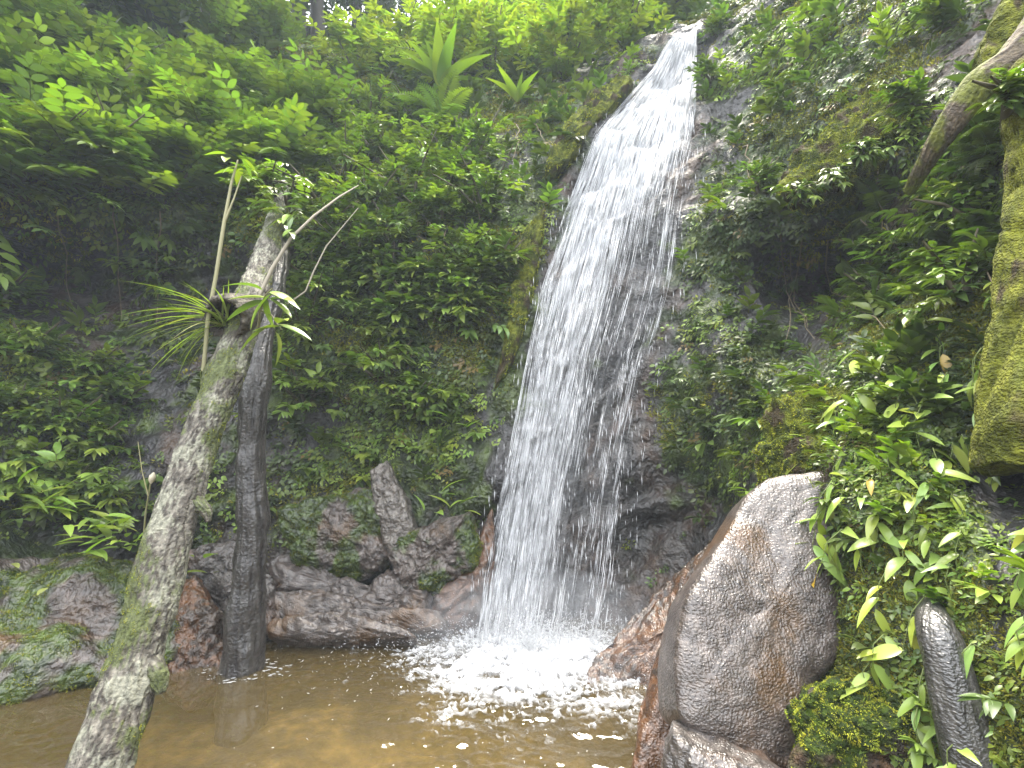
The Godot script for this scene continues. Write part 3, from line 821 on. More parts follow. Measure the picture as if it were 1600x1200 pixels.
func make_logs() -> void:
	var root := thing("fallen_log", "grey lichened fallen log leaning from the pool against the bank", "log")
	var pts := [Vector3(-1.740, -0.061, -2.420), Vector3(-1.711, 0.113, -2.500), Vector3(-1.733, 0.466, -2.720), Vector3(-1.767, 0.937, -2.980), Vector3(-1.781, 1.420, -3.250), Vector3(-1.763, 1.972, -3.550), Vector3(-1.773, 2.400, -3.800), Vector3(-1.875, 2.789, -4.200), Vector3(-2.036, 3.324, -4.750), Vector3(-2.238, 3.897, -5.400)]
	obj("bark", trunk_mesh(pts, [0.126, 0.122, 0.113, 0.115, 0.101, 0.101, 0.102, 0.09, 0.072, 0.045], 130, 150.0, 300, 0.014, 2.0, 0), M.bark, root)
	# the knot of a broken-off branch, with a ragged hollow end
	var kn := MB.new()
	var o := Vector3(-1.767, 2.303, -3.720)
	var dir := Vector3(-0.12, -0.38, 1.0).normalized()
	var x := Vector3.UP.cross(dir).normalized()
	var y := dir.cross(x)
	var kn_n := noise(311, 9.0, 4, FastNoiseLite.TYPE_SIMPLEX_SMOOTH, true)
	var prof := [[0.0, 0.1], [0.06, 0.108], [0.12, 0.118], [0.19, 0.122], [0.23, 0.108], [0.22, 0.088], [0.16, 0.072], [0.06, 0.05], [0.04, 0.0]]
	var sides := 72
	for j in prof.size():
		for k in sides:
			var a := TAU * k / sides
			var nn := kn_n.get_noise_3d(cos(a) * 0.3, prof[j][0] * 1.5, sin(a) * 0.3)
			var ragged: float = nn * 0.05 if j > 2 and j < 7 else nn * 0.012
			kn.v.append(o + dir * (prof[j][0] + ragged) + (x * cos(a) + y * sin(a)) * (prof[j][1] * 1.12 + nn * 0.018 * (1.0 if j < 8 else 0.0)))
			kn.c.append(Color(0.26, 0.23, 0.17).lerp(Color(0.1, 0.085, 0.06), smoothstep(-0.3, 0.5, nn)) if j < 5 else Color(0.045, 0.035, 0.025))
	for j in prof.size() - 1:
		for k in sides:
			var p := j * sides + k
			var q := j * sides + (k + 1) % sides
			kn.i.append_array([p, p + sides, q + sides, p, q + sides, q])
	obj("broken_branch_knot", kn.mesh(), M.bark, root)
	# a peg of dead wood and a torn flange on the underside
	var pg := trunk_mesh([Vector3(-1.851, 1.972, -3.550), Vector3(-1.877, 1.886, -3.500), Vector3(-1.894, 1.797, -3.480)], [0.035, 0.03, 0.018], 20, 120.0, 320, 0.004, 0.0, 0)
	obj("dead_peg", pg, M.bark, root)
	obj("torn_flange", trunk_mesh([Vector3(-1.679, 0.452, -2.720), Vector3(-1.601, 0.392, -2.680), Vector3(-1.568, 0.343, -2.660)], [0.06, 0.045, 0.015], 40, 150.0, 325, 0.012, 0.0, 0), M.bark, root)
	obj("torn_flange", trunk_mesh([Vector3(-1.720, 1.157, -3.100), Vector3(-1.625, 1.086, -3.070), Vector3(-1.604, 1.037, -3.060)], [0.05, 0.035, 0.012], 40, 150.0, 327, 0.012, 0.0, 0), M.bark, root)
	var post := thing("dead_trunk", "dark wet bare trunk standing upright in the pool", "trunk")
	obj("wood", trunk_mesh([Vector3(-1.682, -0.578, -3.680), Vector3(-1.718, 0.024, -3.780), Vector3(-1.736, 0.483, -3.850), Vector3(-1.758, 0.971, -3.920), Vector3(-1.820, 1.401, -3.980), Vector3(-1.838, 1.854, -4.050), Vector3(-1.893, 2.368, -4.300), Vector3(-1.988, 2.887, -4.700), Vector3(-2.328, 3.450, -5.600)], [0.16, 0.13, 0.112, 0.1, 0.096, 0.1, 0.1, 0.09, 0.07], 90, 80.0, 330, 0.011, 0.3, 1), M.dark_wood, post)
	# the short wet log on the bank
	var wet := thing("wet_log", "short silvery wet log wedged upright in the mossy bank", "log")
	obj("wood", trunk_mesh([Vector3(1.604, 0.870, -2.250), Vector3(1.492, 0.851, -2.080), Vector3(1.448, 0.796, -1.990), Vector3(1.439, 0.646, -1.930), Vector3(1.436, 0.495, -1.880), Vector3(1.424, 0.326, -1.820)], [0.03, 0.05, 0.064, 0.07, 0.072, 0.072], 70, 150.0, 340, 0.006, 0.3, 2), M.wet, wet)
	# mossy roots over the bank
	var ra := thing("mossy_root", "thick arching root with bare wood and yellow moss above the bank", "root")
	obj("root_wood", trunk_mesh([Vector3(2.766, 3.658, -2.750), Vector3(2.612, 3.432, -2.800), Vector3(2.462, 3.324, -2.850), Vector3(2.358, 3.150, -2.950), Vector3(2.337, 3.026, -3.100), Vector3(2.381, 2.945, -3.300)], [0.1, 0.09, 0.085, 0.07, 0.05, 0.03], 60, 100.0, 350, 0.01, 0.3, 3), M.bark, ra)
	boulder("mossy_tree_base", "broad yellow-green mossy tree base high on the bank above the arching root", [Vector3(2.578, 3.368, -3.100), Vector3(2.673, 3.738, -3.050), Vector3(2.856, 4.085, -3.000), Vector3(3.227, 4.349, -2.950), Vector3(3.300, 3.728, -2.750), Vector3(2.999, 3.484, -2.800), Vector3(2.754, 3.464, -2.900), Vector3(2.641, 3.364, -3.000)], 0.12, 0.5, 0.05, 2.2, M.moss, moss_sheet, 360, 0.5)
	boulder("mossy_column", "upright slab of smooth yellow-green moss at the edge of the bank", [Vector3(2.239, 3.083, -2.450), Vector3(2.354, 3.225, -2.350), Vector3(2.397, 2.962, -2.100), Vector3(2.092, 1.559, -1.900), Vector3(1.894, 1.373, -2.000), Vector3(1.797, 1.389, -2.120), Vector3(1.793, 1.357, -2.250), Vector3(1.867, 1.597, -2.280), Vector3(1.963, 1.911, -2.300), Vector3(2.067, 2.305, -2.350), Vector3(2.156, 2.696, -2.400)], 0.08, 0.4, 0.04, 2.0, M.moss, moss_sheet, 370, 0.4)

func moss_sheet(q: Vector3, _d: Vector3, _rn: float, fn: float) -> Color:
	return Color(0.3, 0.315, 0.04).lerp(Color(0.17, 0.19, 0.028), smoothstep(-0.3, 0.4, fn + stain.get_noise_3dv(q * Vector3(5.0, 1.0, 5.0)))).lerp(Color(0.13, 0.1, 0.05), smoothstep(0.3, 0.5, stain.get_noise_3dv(q * Vector3(4.0, 1.2, 4.0) + Vector3(3, 8, 1))))

# ---------------------------------------------------------------- plants
var S := {}

func make_plant_shapes() -> void:
	var w := Color.WHITE
	# twig with leaflets in two rows
	for k in 2:
		var mb := MB.new()
		var pts := []
		for s in 6:
			pts.append(Vector3(0, -0.16 * pow(s / 5.0, 2.0), s / 5.0))
		mb.tube(pts, [0.012, 0.011, 0.009, 0.007, 0.005, 0.003], 4, Color(0.7, 0.6, 0.4))
		for s in 5:
			var p := 0.16 + 0.76 * s / 4.0
			var o := Vector3(0, -0.16 * p * p, p)
			for sd in [-1, 1]:
				var a: float = sd * rng.randf_range(0.85, 1.15)
				var l := rng.randf_range(0.3, 0.38) * (1.0 - 0.35 * absf(p - 0.55))
				var b := Basis(Vector3.UP, a) * Basis(Vector3(0, 0, 1), rng.randf_range(-0.3, 0.3)) * Basis(Vector3.RIGHT, rng.randf_range(-0.1, 0.35))
				mb.leaf(Transform3D(b.scaled(Vector3(l, l, l)), o), w * rng.randf_range(0.8, 1.15), 0.42, 0.2, 0.2)
		mb.leaf(Transform3D(Basis().scaled(Vector3.ONE * 0.26), Vector3(0, -0.15, 0.97)), w, 0.42, 0.2, 0.3)
		S["spray%d" % k] = mb.mesh()
	# bunch of broad pointed leaves round a twig end
	for k in 3:
		var mb := MB.new()
		mb.tube([Vector3.ZERO, Vector3(0.02, 0.05, 0.3), Vector3(0, 0.04, 0.6)], [0.018, 0.014, 0.006], 4, Color(0.6, 0.5, 0.3))
		for s in 8:
			var a := s * 2.4 + rng.randf_range(-0.3, 0.3)
			var z := 0.12 + 0.5 * s / 7.0
			var d := Vector3(cos(a), 0.25 * sin(a) - 0.1, 0.55 + 0.6 * s / 7.0).normalized()
			var l := rng.randf_range(0.4, 0.6)
			mb.leaf(Transform3D(basis_along(d, Vector3(0, 1, 0.2) + rv(0.3)).scaled_local(Vector3.ONE * l), Vector3(0, 0.03, z)), w * rng.randf_range(0.75, 1.2), 0.36, 0.22, rng.randf_range(0.2, 0.5), 5)
		S["bunch%d" % k] = mb.mesh()
	# creeper mat: small leaves close to the surface (surface normal is +Y)
	for k in 3:
		var mb := MB.new()
		for s in 11:
			var a := rng.randf() * TAU
			var q := Vector3(cos(a), 0, sin(a)) * sqrt(rng.randf()) * 0.55
			q.y = rng.randf_range(0.0, 0.18)
			var d := Vector3(rng.randf_range(-1, 1), rng.randf_range(-0.2, 0.5), rng.randf_range(-0.4, 1.2))
			var l := rng.randf_range(0.28, 0.5)
			mb.leaf(Transform3D(basis_along(d, Vector3.UP + rv(0.5)).scaled_local(Vector3.ONE * l), q), w * rng.randf_range(0.6, 1.25), rng.randf_range(0.42, 0.6), 0.25, 0.25)
		S["mat%d" % k] = mb.mesh()
	# moss tuft
	for k in 2:
		var mb := MB.new()
		for s in 16:
			var a := rng.randf() * TAU
			var q := Vector3(cos(a), 0, sin(a)) * sqrt(rng.randf()) * 0.5
			var d := Vector3(cos(a) * 0.6, rng.randf_range(0.5, 1.2), sin(a) * 0.6) + rv(0.4)
			mb.leaf(Transform3D(basis_along(d, rv()).scaled_local(Vector3.ONE * rng.randf_range(0.25, 0.5)), q), w * rng.randf_range(0.6, 1.3), 0.3, 0.2, 0.3, 3)
		S["tuft%d" % k] = mb.mesh()
	# fern frond
	for k in 2:
		var mb := MB.new()
		var pts := []
		for s in 8:
			var p := s / 7.0
			pts.append(Vector3(0, 0.22 * sin(p * 2.2) - 0.32 * p * p, p))
		mb.tube(pts, [0.011, 0.01, 0.009, 0.008, 0.007, 0.005, 0.004, 0.002], 4, Color(0.7, 0.7, 0.4))
		for s in 20:
			var p := 0.12 + 0.86 * s / 19.0
			var o := Vector3(0, 0.22 * sin(p * 2.2) - 0.32 * p * p, p)
			var l := 0.27 * pow(sin(PI * (0.18 + 0.82 * p)), 0.8) + 0.02
			for sd in [-1, 1]:
				var b := Basis(Vector3.UP, sd * 1.2) * Basis(Vector3.RIGHT, rng.randf_range(0.05, 0.3))
				mb.leaf(Transform3D(b.scaled_local(Vector3.ONE * l), o), w * rng.randf_range(0.85, 1.1), 0.2, 0.15, 0.15, 4, 0.6)
		S["frond%d" % k] = mb.mesh()
	# single large leaves, one part each
	for k in 4:
		var mb := MB.new()
		mb.leaf(Transform3D(), w, [0.3, 0.34, 0.26, 0.38][k], 0.3, [0.3, 0.15, 0.5, 0.35][k], 8, [0.75, 0.85, 0.7, 0.8][k])
		S["blade%d" % k] = mb.mesh()
	# long strap leaf with a wavy edge
	for k in 2:
		var mb := MB.new()
		mb.leaf(Transform3D(), w, [0.2, 0.26][k], 0.35, [0.35, 0.55][k], 12, 0.62)
		S["strap%d" % k] = mb.mesh()
	var gb := MB.new()
	gb.leaf(Transform3D(), w, 0.05, 0.3, 0.7, 9, 0.5)
	S.grass = gb.mesh()

var leaf_mats := {}

func tinted(base: String, c: Color) -> StandardMaterial3D:
	var key := base + str(c)
	if not leaf_mats.has(key):
		var m: StandardMaterial3D = M[base].duplicate()
		m.albedo_color = c.linear_to_srgb()
		leaf_mats[key] = m
	return leaf_mats[key]

func green(kind: int) -> Color:
	var c: Color = [Color(0.065, 0.095, 0.026), Color(0.115, 0.17, 0.036), Color(0.2, 0.285, 0.048), Color(0.29, 0.365, 0.055)][kind]
	var f := rng.randf_range(0.75, 1.3)
	var t := rng.randf_range(-0.12, 0.18)
	return Color(c.r * f * (1.0 + t), c.g * f, c.b * f * (1.0 - t))

func moss_over(o: MeshInstance3D, n: int, size: float, kind: int, called := "moss") -> void:
	# tufts rooted wherever the surface is green
	var arr := o.mesh.surface_get_arrays(0)
	var v: PackedVector3Array = arr[Mesh.ARRAY_VERTEX]
	var nn: PackedVector3Array = arr[Mesh.ARRAY_NORMAL]
	var cc: PackedColorArray = arr[Mesh.ARRAY_COLOR]
	var ix: PackedInt32Array = arr[Mesh.ARRAY_INDEX]
	var big := 0.0
	for k in 200:
		var t := rng.randi_range(0, ix.size() / 3 - 1) * 3
		big = maxf(big, (v[ix[t + 1]] - v[ix[t]]).cross(v[ix[t + 2]] - v[ix[t]]).length())
	var pos := [[], []]
	var col := [[], []]
	for k in n:
		var t := rng.randi_range(0, ix.size() / 3 - 1) * 3
		var p0 := v[ix[t]]
		if (v[ix[t + 1]] - p0).cross(v[ix[t + 2]] - p0).length() < rng.randf() * big:
			continue
		var c := cc[ix[t]]
		if c.g < c.r * 1.12:
			continue
		var nrm := nn[ix[t]]
		var b := basis_along(rv(), nrm)
		b = Basis(b.x, nrm, b.x.cross(nrm)).orthonormalized()
		pos[k % 2].append(Transform3D(b.scaled_local(Vector3.ONE * size * rng.randf_range(0.6, 1.3)), p0.lerp(v[ix[t + 1]], rng.randf()) - nrm * size * 0.1))
		col[k % 2].append(green(kind) * Color(1.35, 1.05, 0.7))
	for k in 2:
		if pos[k].size():
			many(called, S["tuft%d" % k], M.moss_leaf, pos[k], col[k], o)

func find_mesh(called: String, part := "") -> MeshInstance3D:
	return get_node(called if part == "" else called + "/" + part) as MeshInstance3D

func grow_moss() -> void:
	moss_over(find_mesh("moss_mound"), 16000, 0.03, 2)
	moss_over(find_mesh("moss_ledge"), 5000, 0.05, 2)
	moss_over(find_mesh("moss_strip"), 4000, 0.045, 2)
	moss_over(find_mesh("smooth_rock"), 6000, 0.035, 0)
	moss_over(find_mesh("moss_shoulder"), 14000, 0.026, 2)
	moss_over(find_mesh("mossy_boulder"), 12000, 0.022, 2)
	moss_over(find_mesh("flat_rock"), 12000, 0.035, 1)
	moss_over(find_mesh("blunt_rock"), 5000, 0.03, 1)
	moss_over(find_mesh("mossy_tree_base"), 14000, 0.016, 2)
	moss_over(find_mesh("mossy_column"), 22000, 0.018, 2)
	moss_over(find_mesh("mossy_root", "root_wood"), 14000, 0.02, 2)
	moss_over(find_mesh("fallen_log", "bark"), 9000, 0.016, 2)

func in_fall(th: float, y: float) -> bool:
	if y > FALL_L[0].y + 0.3:
		return false
	for k in FALL_L.size() - 1:
		var a: Vector3 = FALL_L[k]
		var b: Vector3 = FALL_L[k + 1]
		if y > b.y and (y <= a.y or k == 0):
			var f := clampf((a.y - y) / (a.y - b.y), 0.0, 1.0)
			return th > th_of(a.lerp(b, f)) - 0.012 and th < th_of(FALL_R[k].lerp(FALL_R[k + 1], f)) + 0.012
	return false

const MARKS := [[Vector3(-1.628, 1.028, -3.500), "beside the leaning log"], [Vector3(-1.970, 2.934, -4.500), "above the end of the leaning log"], [Vector3(-1.950, 2.267, -3.800), "beside the knot of the log"], [Vector3(-2.917, 0.577, -3.800), "behind the flat mossy rock"], [Vector3(-4.300, 2.956, -5.600), "round the dark overhang"], [Vector3(-1.069, 6.900, -8.200), "beside the large strap-leaved fern"], [Vector3(0.083, 5.762, -7.000), "round the small strap-leaved fern"], [Vector3(-1.061, 0.748, -4.800), "above the pale pointed rock"], [Vector3(0.000, 2.550, -5.200), "along the edge of the falling water"], [Vector3(1.246, 6.197, -7.000), "beside the upper lip of the fall"], [Vector3(2.429, 7.025, -7.400), "round the head of the waterfall"], [Vector3(1.646, 2.085, -4.400), "on the ledges between fall and bank"], [Vector3(2.591, 2.858, -4.600), "at the rim of the dark hollow"], [Vector3(2.694, 3.861, -3.800), "round the slanting moss mound"], [Vector3(2.560, 3.476, -3.000), "round the arching root"], [Vector3(2.080, 1.985, -2.400), "beside the upright mossy column"], [Vector3(1.434, 1.590, -2.900), "on the mossy shoulder of the bank"], [Vector3(1.263, 0.917, -2.400), "beside the brown boulder"], [Vector3(1.220, 0.549, -2.100), "above the small mossy boulder"], [Vector3(1.471, 0.698, -2.000), "round the short wet log"], [Vector3(-5.427, 5.752, -6.000), "near the large fern on the bank"], [Vector3(-4.135, 5.848, -7.000), "on the bank top among dark trees"]]

func near(p: Vector3) -> String:
	var best := 1e9
	var word := ""
	for m in MARKS:
		var d: float = p.distance_to(m[0])
		if d < best:
			best = d
			word = m[1]
	return word

func scatter() -> void:
	# creepers, moss and small ground plants over the wall
	var pos := {"mat": [], "tuft": [], "bunch": []}
	var col := {"mat": [], "tuft": [], "bunch": []}
	var cl := noise(81, 0.9, 4)
	var hue := noise(82, 0.7, 3)
	var patch := noise(83, 0.8, 4)
	for k in 330000:
		var close := k >= 270000
		var th := rng.randf_range(0.3, 1.2) if close else rng.randf_range(-1.35, 1.35)
		var y := rng.randf_range(0.0, 3.4) if close else 0.05 + pow(rng.randf(), 1.25) * 12.0
		var dens := coarse(DENS, th, y)
		var c := cl.get_noise_2d(th * 5.0, y)
		if in_fall(th, y):
			continue
		var bare := coarse(BARE, th, y)
		var mossy := smoothstep(0.05, 0.3, patch.get_noise_2d(th * 5.0, y) + 0.12 - bare * 0.4)
		var want := dens * dens * smoothstep(-0.45, 0.15, c + dens * 0.35) * 0.5
		want = maxf(want, mossy * 0.8 * (1.0 - bare))
		if rng.randf() > want:
			continue
		var r := rad(th, y)
		if r > 13.0 and rng.randf() < 0.5:
			continue
		var nrm := sn(th, y)
		var p := sp(th, y, 0.005)
		var near := clampf(r / 6.0, 0.45, 1.6)
		var pick := rng.randf()
		if rng.randf() < mossy * 0.85:
			pick = 0.75
		var h := hue.get_noise_2d(th * 5.0, y) + rng.randf_range(-0.25, 0.25)
		var kind := 0 if h < -0.05 else 1 if h < 0.3 else 2
		if pick < 0.68:
			var up := (nrm + Vector3(0, 0.5, 0) + rv(0.25)).normalized()
			var b := basis_along(Vector3(0, -1, 0) + rv(0.5), up)
			b = Basis(b.x, up, b.x.cross(up)).orthonormalized()
			pos.mat.append(Transform3D(b.scaled_local(Vector3.ONE * rng.randf_range(0.055, 0.13) * near), p))
			col.mat.append(Color(0.2, 0.14, 0.05) if rng.randf() < 0.02 else green(kind))
		elif pick < 0.9:
			var b := basis_along(rv(), nrm)
			b = Basis(b.x, nrm, b.x.cross(nrm)).orthonormalized()
			pos.tuft.append(Transform3D(b.scaled_local(Vector3.ONE * rng.randf_range(0.035, 0.085) * near), p))
			col.tuft.append(green(1 + (1 if rng.randf() < 0.4 else 0)) * Color(1.15, 0.85, 0.8))
		else:
			var d := (nrm * 1.0 + Vector3(0, 0.25, 0) + rv(0.6)).normalized()
			pos.bunch.append(Transform3D(basis_along(d, Vector3.UP + rv(0.2)).scaled_local(Vector3.ONE * (0.08 + 0.22 * pow(rng.randf(), 2.0)) * near), p))
			col.bunch.append(green(kind))
	var names := {"mat": ["creeper_leaves", "small rounded creeper leaves matting the gorge wall", "creeper"], "tuft": ["moss_tufts", "yellow-green moss tufts growing on the gorge wall", "moss"], "bunch": ["undergrowth", "tangled pointed leaves of low undergrowth on the gorge wall", "undergrowth"]}
	for key in pos:
		var kinds: int = 2 if key == "tuft" else 3
		for v in kinds:
			var pp := []
			var cc := []
			for k in range(v, pos[key].size(), kinds):
				pp.append(pos[key][k])
				cc.append(col[key][k])
			var o := many(names[key][0], S["%s%d" % [key, v]], M.moss_leaf if key == "tuft" else M.leaf, pp, cc)
			tag(o, names[key][1], names[key][2], names[key][1], "stuff")
		print(key, " ", pos[key].size())

func shrub(called: String, label: String, category: String, group: String, base: Vector3, out: Vector3, size: Vector3, shape: String, n: int, leaf: float, kind: int, mat := "leaf") -> void:
	var root := thing(called, "%s %s %s" % ["broad" if size.x > 0.62 else "small", label, near(base)], category, base, group)
	var mb := MB.new()
	var tips := []
	for k in 4:
		var tip := (out * rng.randf_range(0.4, 0.9) + Vector3(rng.randf_range(-0.7, 0.7), rng.randf_range(0.0, 0.6), rng.randf_range(-0.2, 0.2))) * size
		var mid := tip * 0.5 + Vector3(0, 0.12 * size.y, 0)
		mb.tube([-out * 0.15, mid * 0.5, mid, tip], [0.022, 0.017, 0.012, 0.005], 5, Color(0.07, 0.055, 0.035))
		tips.append(tip)
	obj("stem", mb.mesh(), M.stem, root)
	var pos := []
	var col := []
	for k in n:
		# leaves sit on the outer half of an uneven dome, facing outwards and up
		var d := (out * 0.7 + Vector3(0, 0.35, 0) + rv(1.0)).normalized()
		var f := pow(rng.randf(), 0.6)
		var p: Vector3 = d * size * f * rng.randf_range(0.75, 1.1)
		if k % 3 == 0:
			p = p.lerp(tips[k % 4], 0.5)
		var dir := (d * Vector3(1.0, 0.35, 1.0) + out * 0.35 + Vector3(0, -0.12, 0) + rv(0.35)).normalized()
		var s := leaf * rng.randf_range(0.7, 1.3)
		pos.append(Transform3D(basis_along(dir, Vector3.UP + rv(0.25)).scaled_local(Vector3.ONE * s), p - dir * s * 0.4))
		col.append(green(mini(3, kind + (1 if rng.randf() < 0.45 else 0))))
	for v in 2:
		var pp := []
		var cc := []
		for k in range(v, n, 2):
			pp.append(pos[k])
			cc.append(col[k])
		many("crown", S["%s%d" % [shape, v]], M[mat], pp, cc, root)

func snap(p: Vector3, off := 0.02) -> Vector3:
	return sp(th_of(p), p.y, off)

func shrub_at(q: Vector3, called: String, label: String, category: String, group: String, size: Vector3, shape: String, n: int, leaf: float, kind: int, mat := "leaf") -> void:
	var p := snap(q)
	var out := (sn(th_of(q), q.y) + Vector3(0, 0.35, 0)).normalized()
	shrub(called, label, category, group, p, out, size, shape, n, leaf, kind, mat)

func make_shrubs() -> void:
	# the feathery shrubs crowding the top of the left bank
	for q in [Vector3(-5.016, 4.529, -4.600), Vector3(-4.626, 3.792, -4.600), Vector3(-4.447, 3.646, -4.900), Vector3(-4.716, 4.537, -5.200), Vector3(-5.295, 5.903, -6.000), Vector3(-4.099, 3.795, -5.100), Vector3(-4.410, 4.633, -5.600), Vector3(-4.783, 5.727, -6.300), Vector3(-3.700, 3.821, -5.300), Vector3(-4.012, 4.710, -6.000), Vector3(-3.392, 3.908, -5.500), Vector3(-3.905, 5.296, -6.500), Vector3(-3.294, 4.417, -6.000), Vector3(-3.710, 5.588, -7.000), Vector3(-2.894, 4.439, -6.200), Vector3(-3.216, 5.528, -7.200), Vector3(-2.558, 4.245, -6.100), Vector3(-2.625, 5.159, -7.000), Vector3(-5.736, 7.574, -8.000), Vector3(-4.679, 7.208, -8.200), Vector3(-3.951, 7.539, -9.000), Vector3(-5.604, 5.580, -5.200)]:
		shrub_at(q, "feathery_shrub", "feathery green shrub with rows of leaflets", "shrub", "feathery shrubs above the overhang", Vector3(0.95, 0.6, 0.95) * rng.randf_range(0.8, 1.2), "spray", 80, 0.4, 1)
	for q in [Vector3(-1.876, 4.215, -6.200), Vector3(-2.294, 5.074, -7.000), Vector3(-1.519, 4.660, -6.500), Vector3(-1.569, 3.660, -5.900), Vector3(-1.114, 3.911, -6.000), Vector3(-1.974, 3.452, -5.700), Vector3(-1.543, 3.087, -5.600), Vector3(-1.182, 3.317, -5.700), Vector3(-0.790, 3.519, -5.700), Vector3(-1.305, 5.640, -7.400), Vector3(-0.772, 4.789, -6.600), Vector3(-1.967, 5.845, -7.600), Vector3(-0.768, 4.127, -6.000), Vector3(-0.435, 4.514, -6.200), Vector3(-0.264, 3.723, -5.700), Vector3(-1.760, 2.738, -5.500), Vector3(-1.963, 2.342, -5.400), Vector3(-0.505, 3.059, -5.500)]:
		shrub_at(q, "leafy_shrub", "leafy mid-green shrub", "shrub", "leafy shrubs on the bank beside the waterfall", Vector3(0.6, 0.5, 0.5) * rng.randf_range(0.8, 1.25), "bunch", 64, 0.19, 1)
	for q in [Vector3(-0.803, 6.780, -8.500), Vector3(-0.305, 6.949, -8.600), Vector3(0.327, 7.673, -9.200), Vector3(0.757, 6.569, -8.000), Vector3(1.190, 8.587, -10.000), Vector3(1.789, 8.839, -10.000), Vector3(1.712, 7.069, -8.000), Vector3(2.311, 8.070, -8.800), Vector3(2.737, 8.293, -8.800), Vector3(0.656, 9.573, -11.000), Vector3(-0.262, 9.434, -11.000), Vector3(1.723, 10.764, -12.000), Vector3(2.637, 10.272, -11.000), Vector3(3.021, 8.677, -9.000), Vector3(-2.024, 7.638, -9.500), Vector3(-2.552, 7.091, -9.000), Vector3(-1.248, 8.809, -10.500)]:
		shrub_at(q, "bright_shrub", "bright yellow-green shrub", "shrub", "bright shrubs above the waterfall", Vector3(1.1, 0.9, 0.9) * rng.randf_range(0.8, 1.3), "bunch", 130, 0.27, 3)
	for q in [Vector3(-1.008, 2.866, -5.500), Vector3(-0.692, 2.802, -5.500), Vector3(-0.371, 2.778, -5.400), Vector3(-0.877, 2.547, -5.500), Vector3(-0.492, 2.528, -5.400), Vector3(-1.106, 2.466, -5.400), Vector3(-0.186, 2.967, -5.400), Vector3(-1.348, 2.956, -5.600)]:
		shrub_at(q, "glossy_shrub", "shrub with glossy drooping leaves", "shrub", "glossy shrubs beside the waterfall", Vector3(0.42, 0.36, 0.3), "bunch", 40, 0.27, 1, "gloss_leaf")
	for q in [Vector3(-1.908, 3.389, -4.700), Vector3(-1.862, 3.689, -5.000), Vector3(-2.211, 3.689, -5.000)]:
		shrub("overhanging_shrub", "drooping feathery shrub", "shrub", "shrubs over the log end", q, Vector3(-0.1, -0.1, 1.0).normalized(), Vector3(0.5, 0.3, 0.5), "spray", 18, 0.24, 1)
	shrub("bank_shrub", "dark glossy-leaved shrub", "shrub", "dark shrubs on the rock bank", Vector3(2.143, 2.886, -2.300), Vector3(-0.4, 0.1, 0.9).normalized(), Vector3(0.3, 0.2, 0.15), "bunch", 26, 0.15, 1, "gloss_leaf")
	for q in [Vector3(2.059, 3.204, -3.980), Vector3(2.262, 3.293, -3.880), Vector3(2.468, 3.417, -3.800), Vector3(2.753, 3.575, -3.750), Vector3(2.924, 3.730, -3.700)]:
		shrub("bank_shrub", "pale-leaved shrub", "shrub", "dark shrubs on the rock bank", q, Vector3(-0.3, -0.25, 0.9).normalized(), Vector3(0.2, 0.15, 0.16), "bunch", 20, 0.15, 1, "gloss_leaf")
	for q in [Vector3(-3.952, 1.090, -4.500), Vector3(-3.688, 0.893, -4.500), Vector3(-3.522, 0.980, -4.600), Vector3(-4.028, 1.591, -4.600), Vector3(-3.735, 1.436, -4.700), Vector3(-3.489, 1.381, -4.800), Vector3(-4.222, 2.152, -4.900), Vector3(-3.783, 1.937, -5.000), Vector3(-4.753, 2.671, -5.200), Vector3(-3.417, 1.707, -4.900), Vector3(-3.537, 3.087, -5.600), Vector3(-3.209, 0.880, -4.600), Vector3(-0.619, 1.712, -5.000), Vector3(-0.917, 1.659, -5.100), Vector3(-1.174, 1.955, -5.200), Vector3(-1.872, 1.720, -5.200)]:
		shrub_at(q, "low_shrub", "low shaded leafy shrub", "shrub", "low shrubs under the overhang", Vector3(0.5, 0.35, 0.4) * rng.randf_range(0.8, 1.3), "bunch", 36, 0.22, 1)
	for q in [Vector3(2.671, 6.637, -7.000), Vector3(2.275, 5.506, -6.200), Vector3(2.044, 3.525, -4.500), Vector3(2.469, 3.300, -4.000), Vector3(2.862, 3.673, -3.800), Vector3(3.196, 4.436, -4.000), Vector3(2.626, 2.711, -3.800), Vector3(2.598, 2.747, -3.300), Vector3(2.322, 2.329, -3.500), Vector3(2.240, 2.130, -2.800), Vector3(2.540, 2.706, -3.000)]:
		shrub_at(q, "bank_shrub", "dark glossy-leaved shrub", "shrub", "dark shrubs on the rock bank", Vector3(0.32, 0.28, 0.25) * rng.randf_range(0.8, 1.3), "bunch", 30, 0.17, 1, "gloss_leaf")

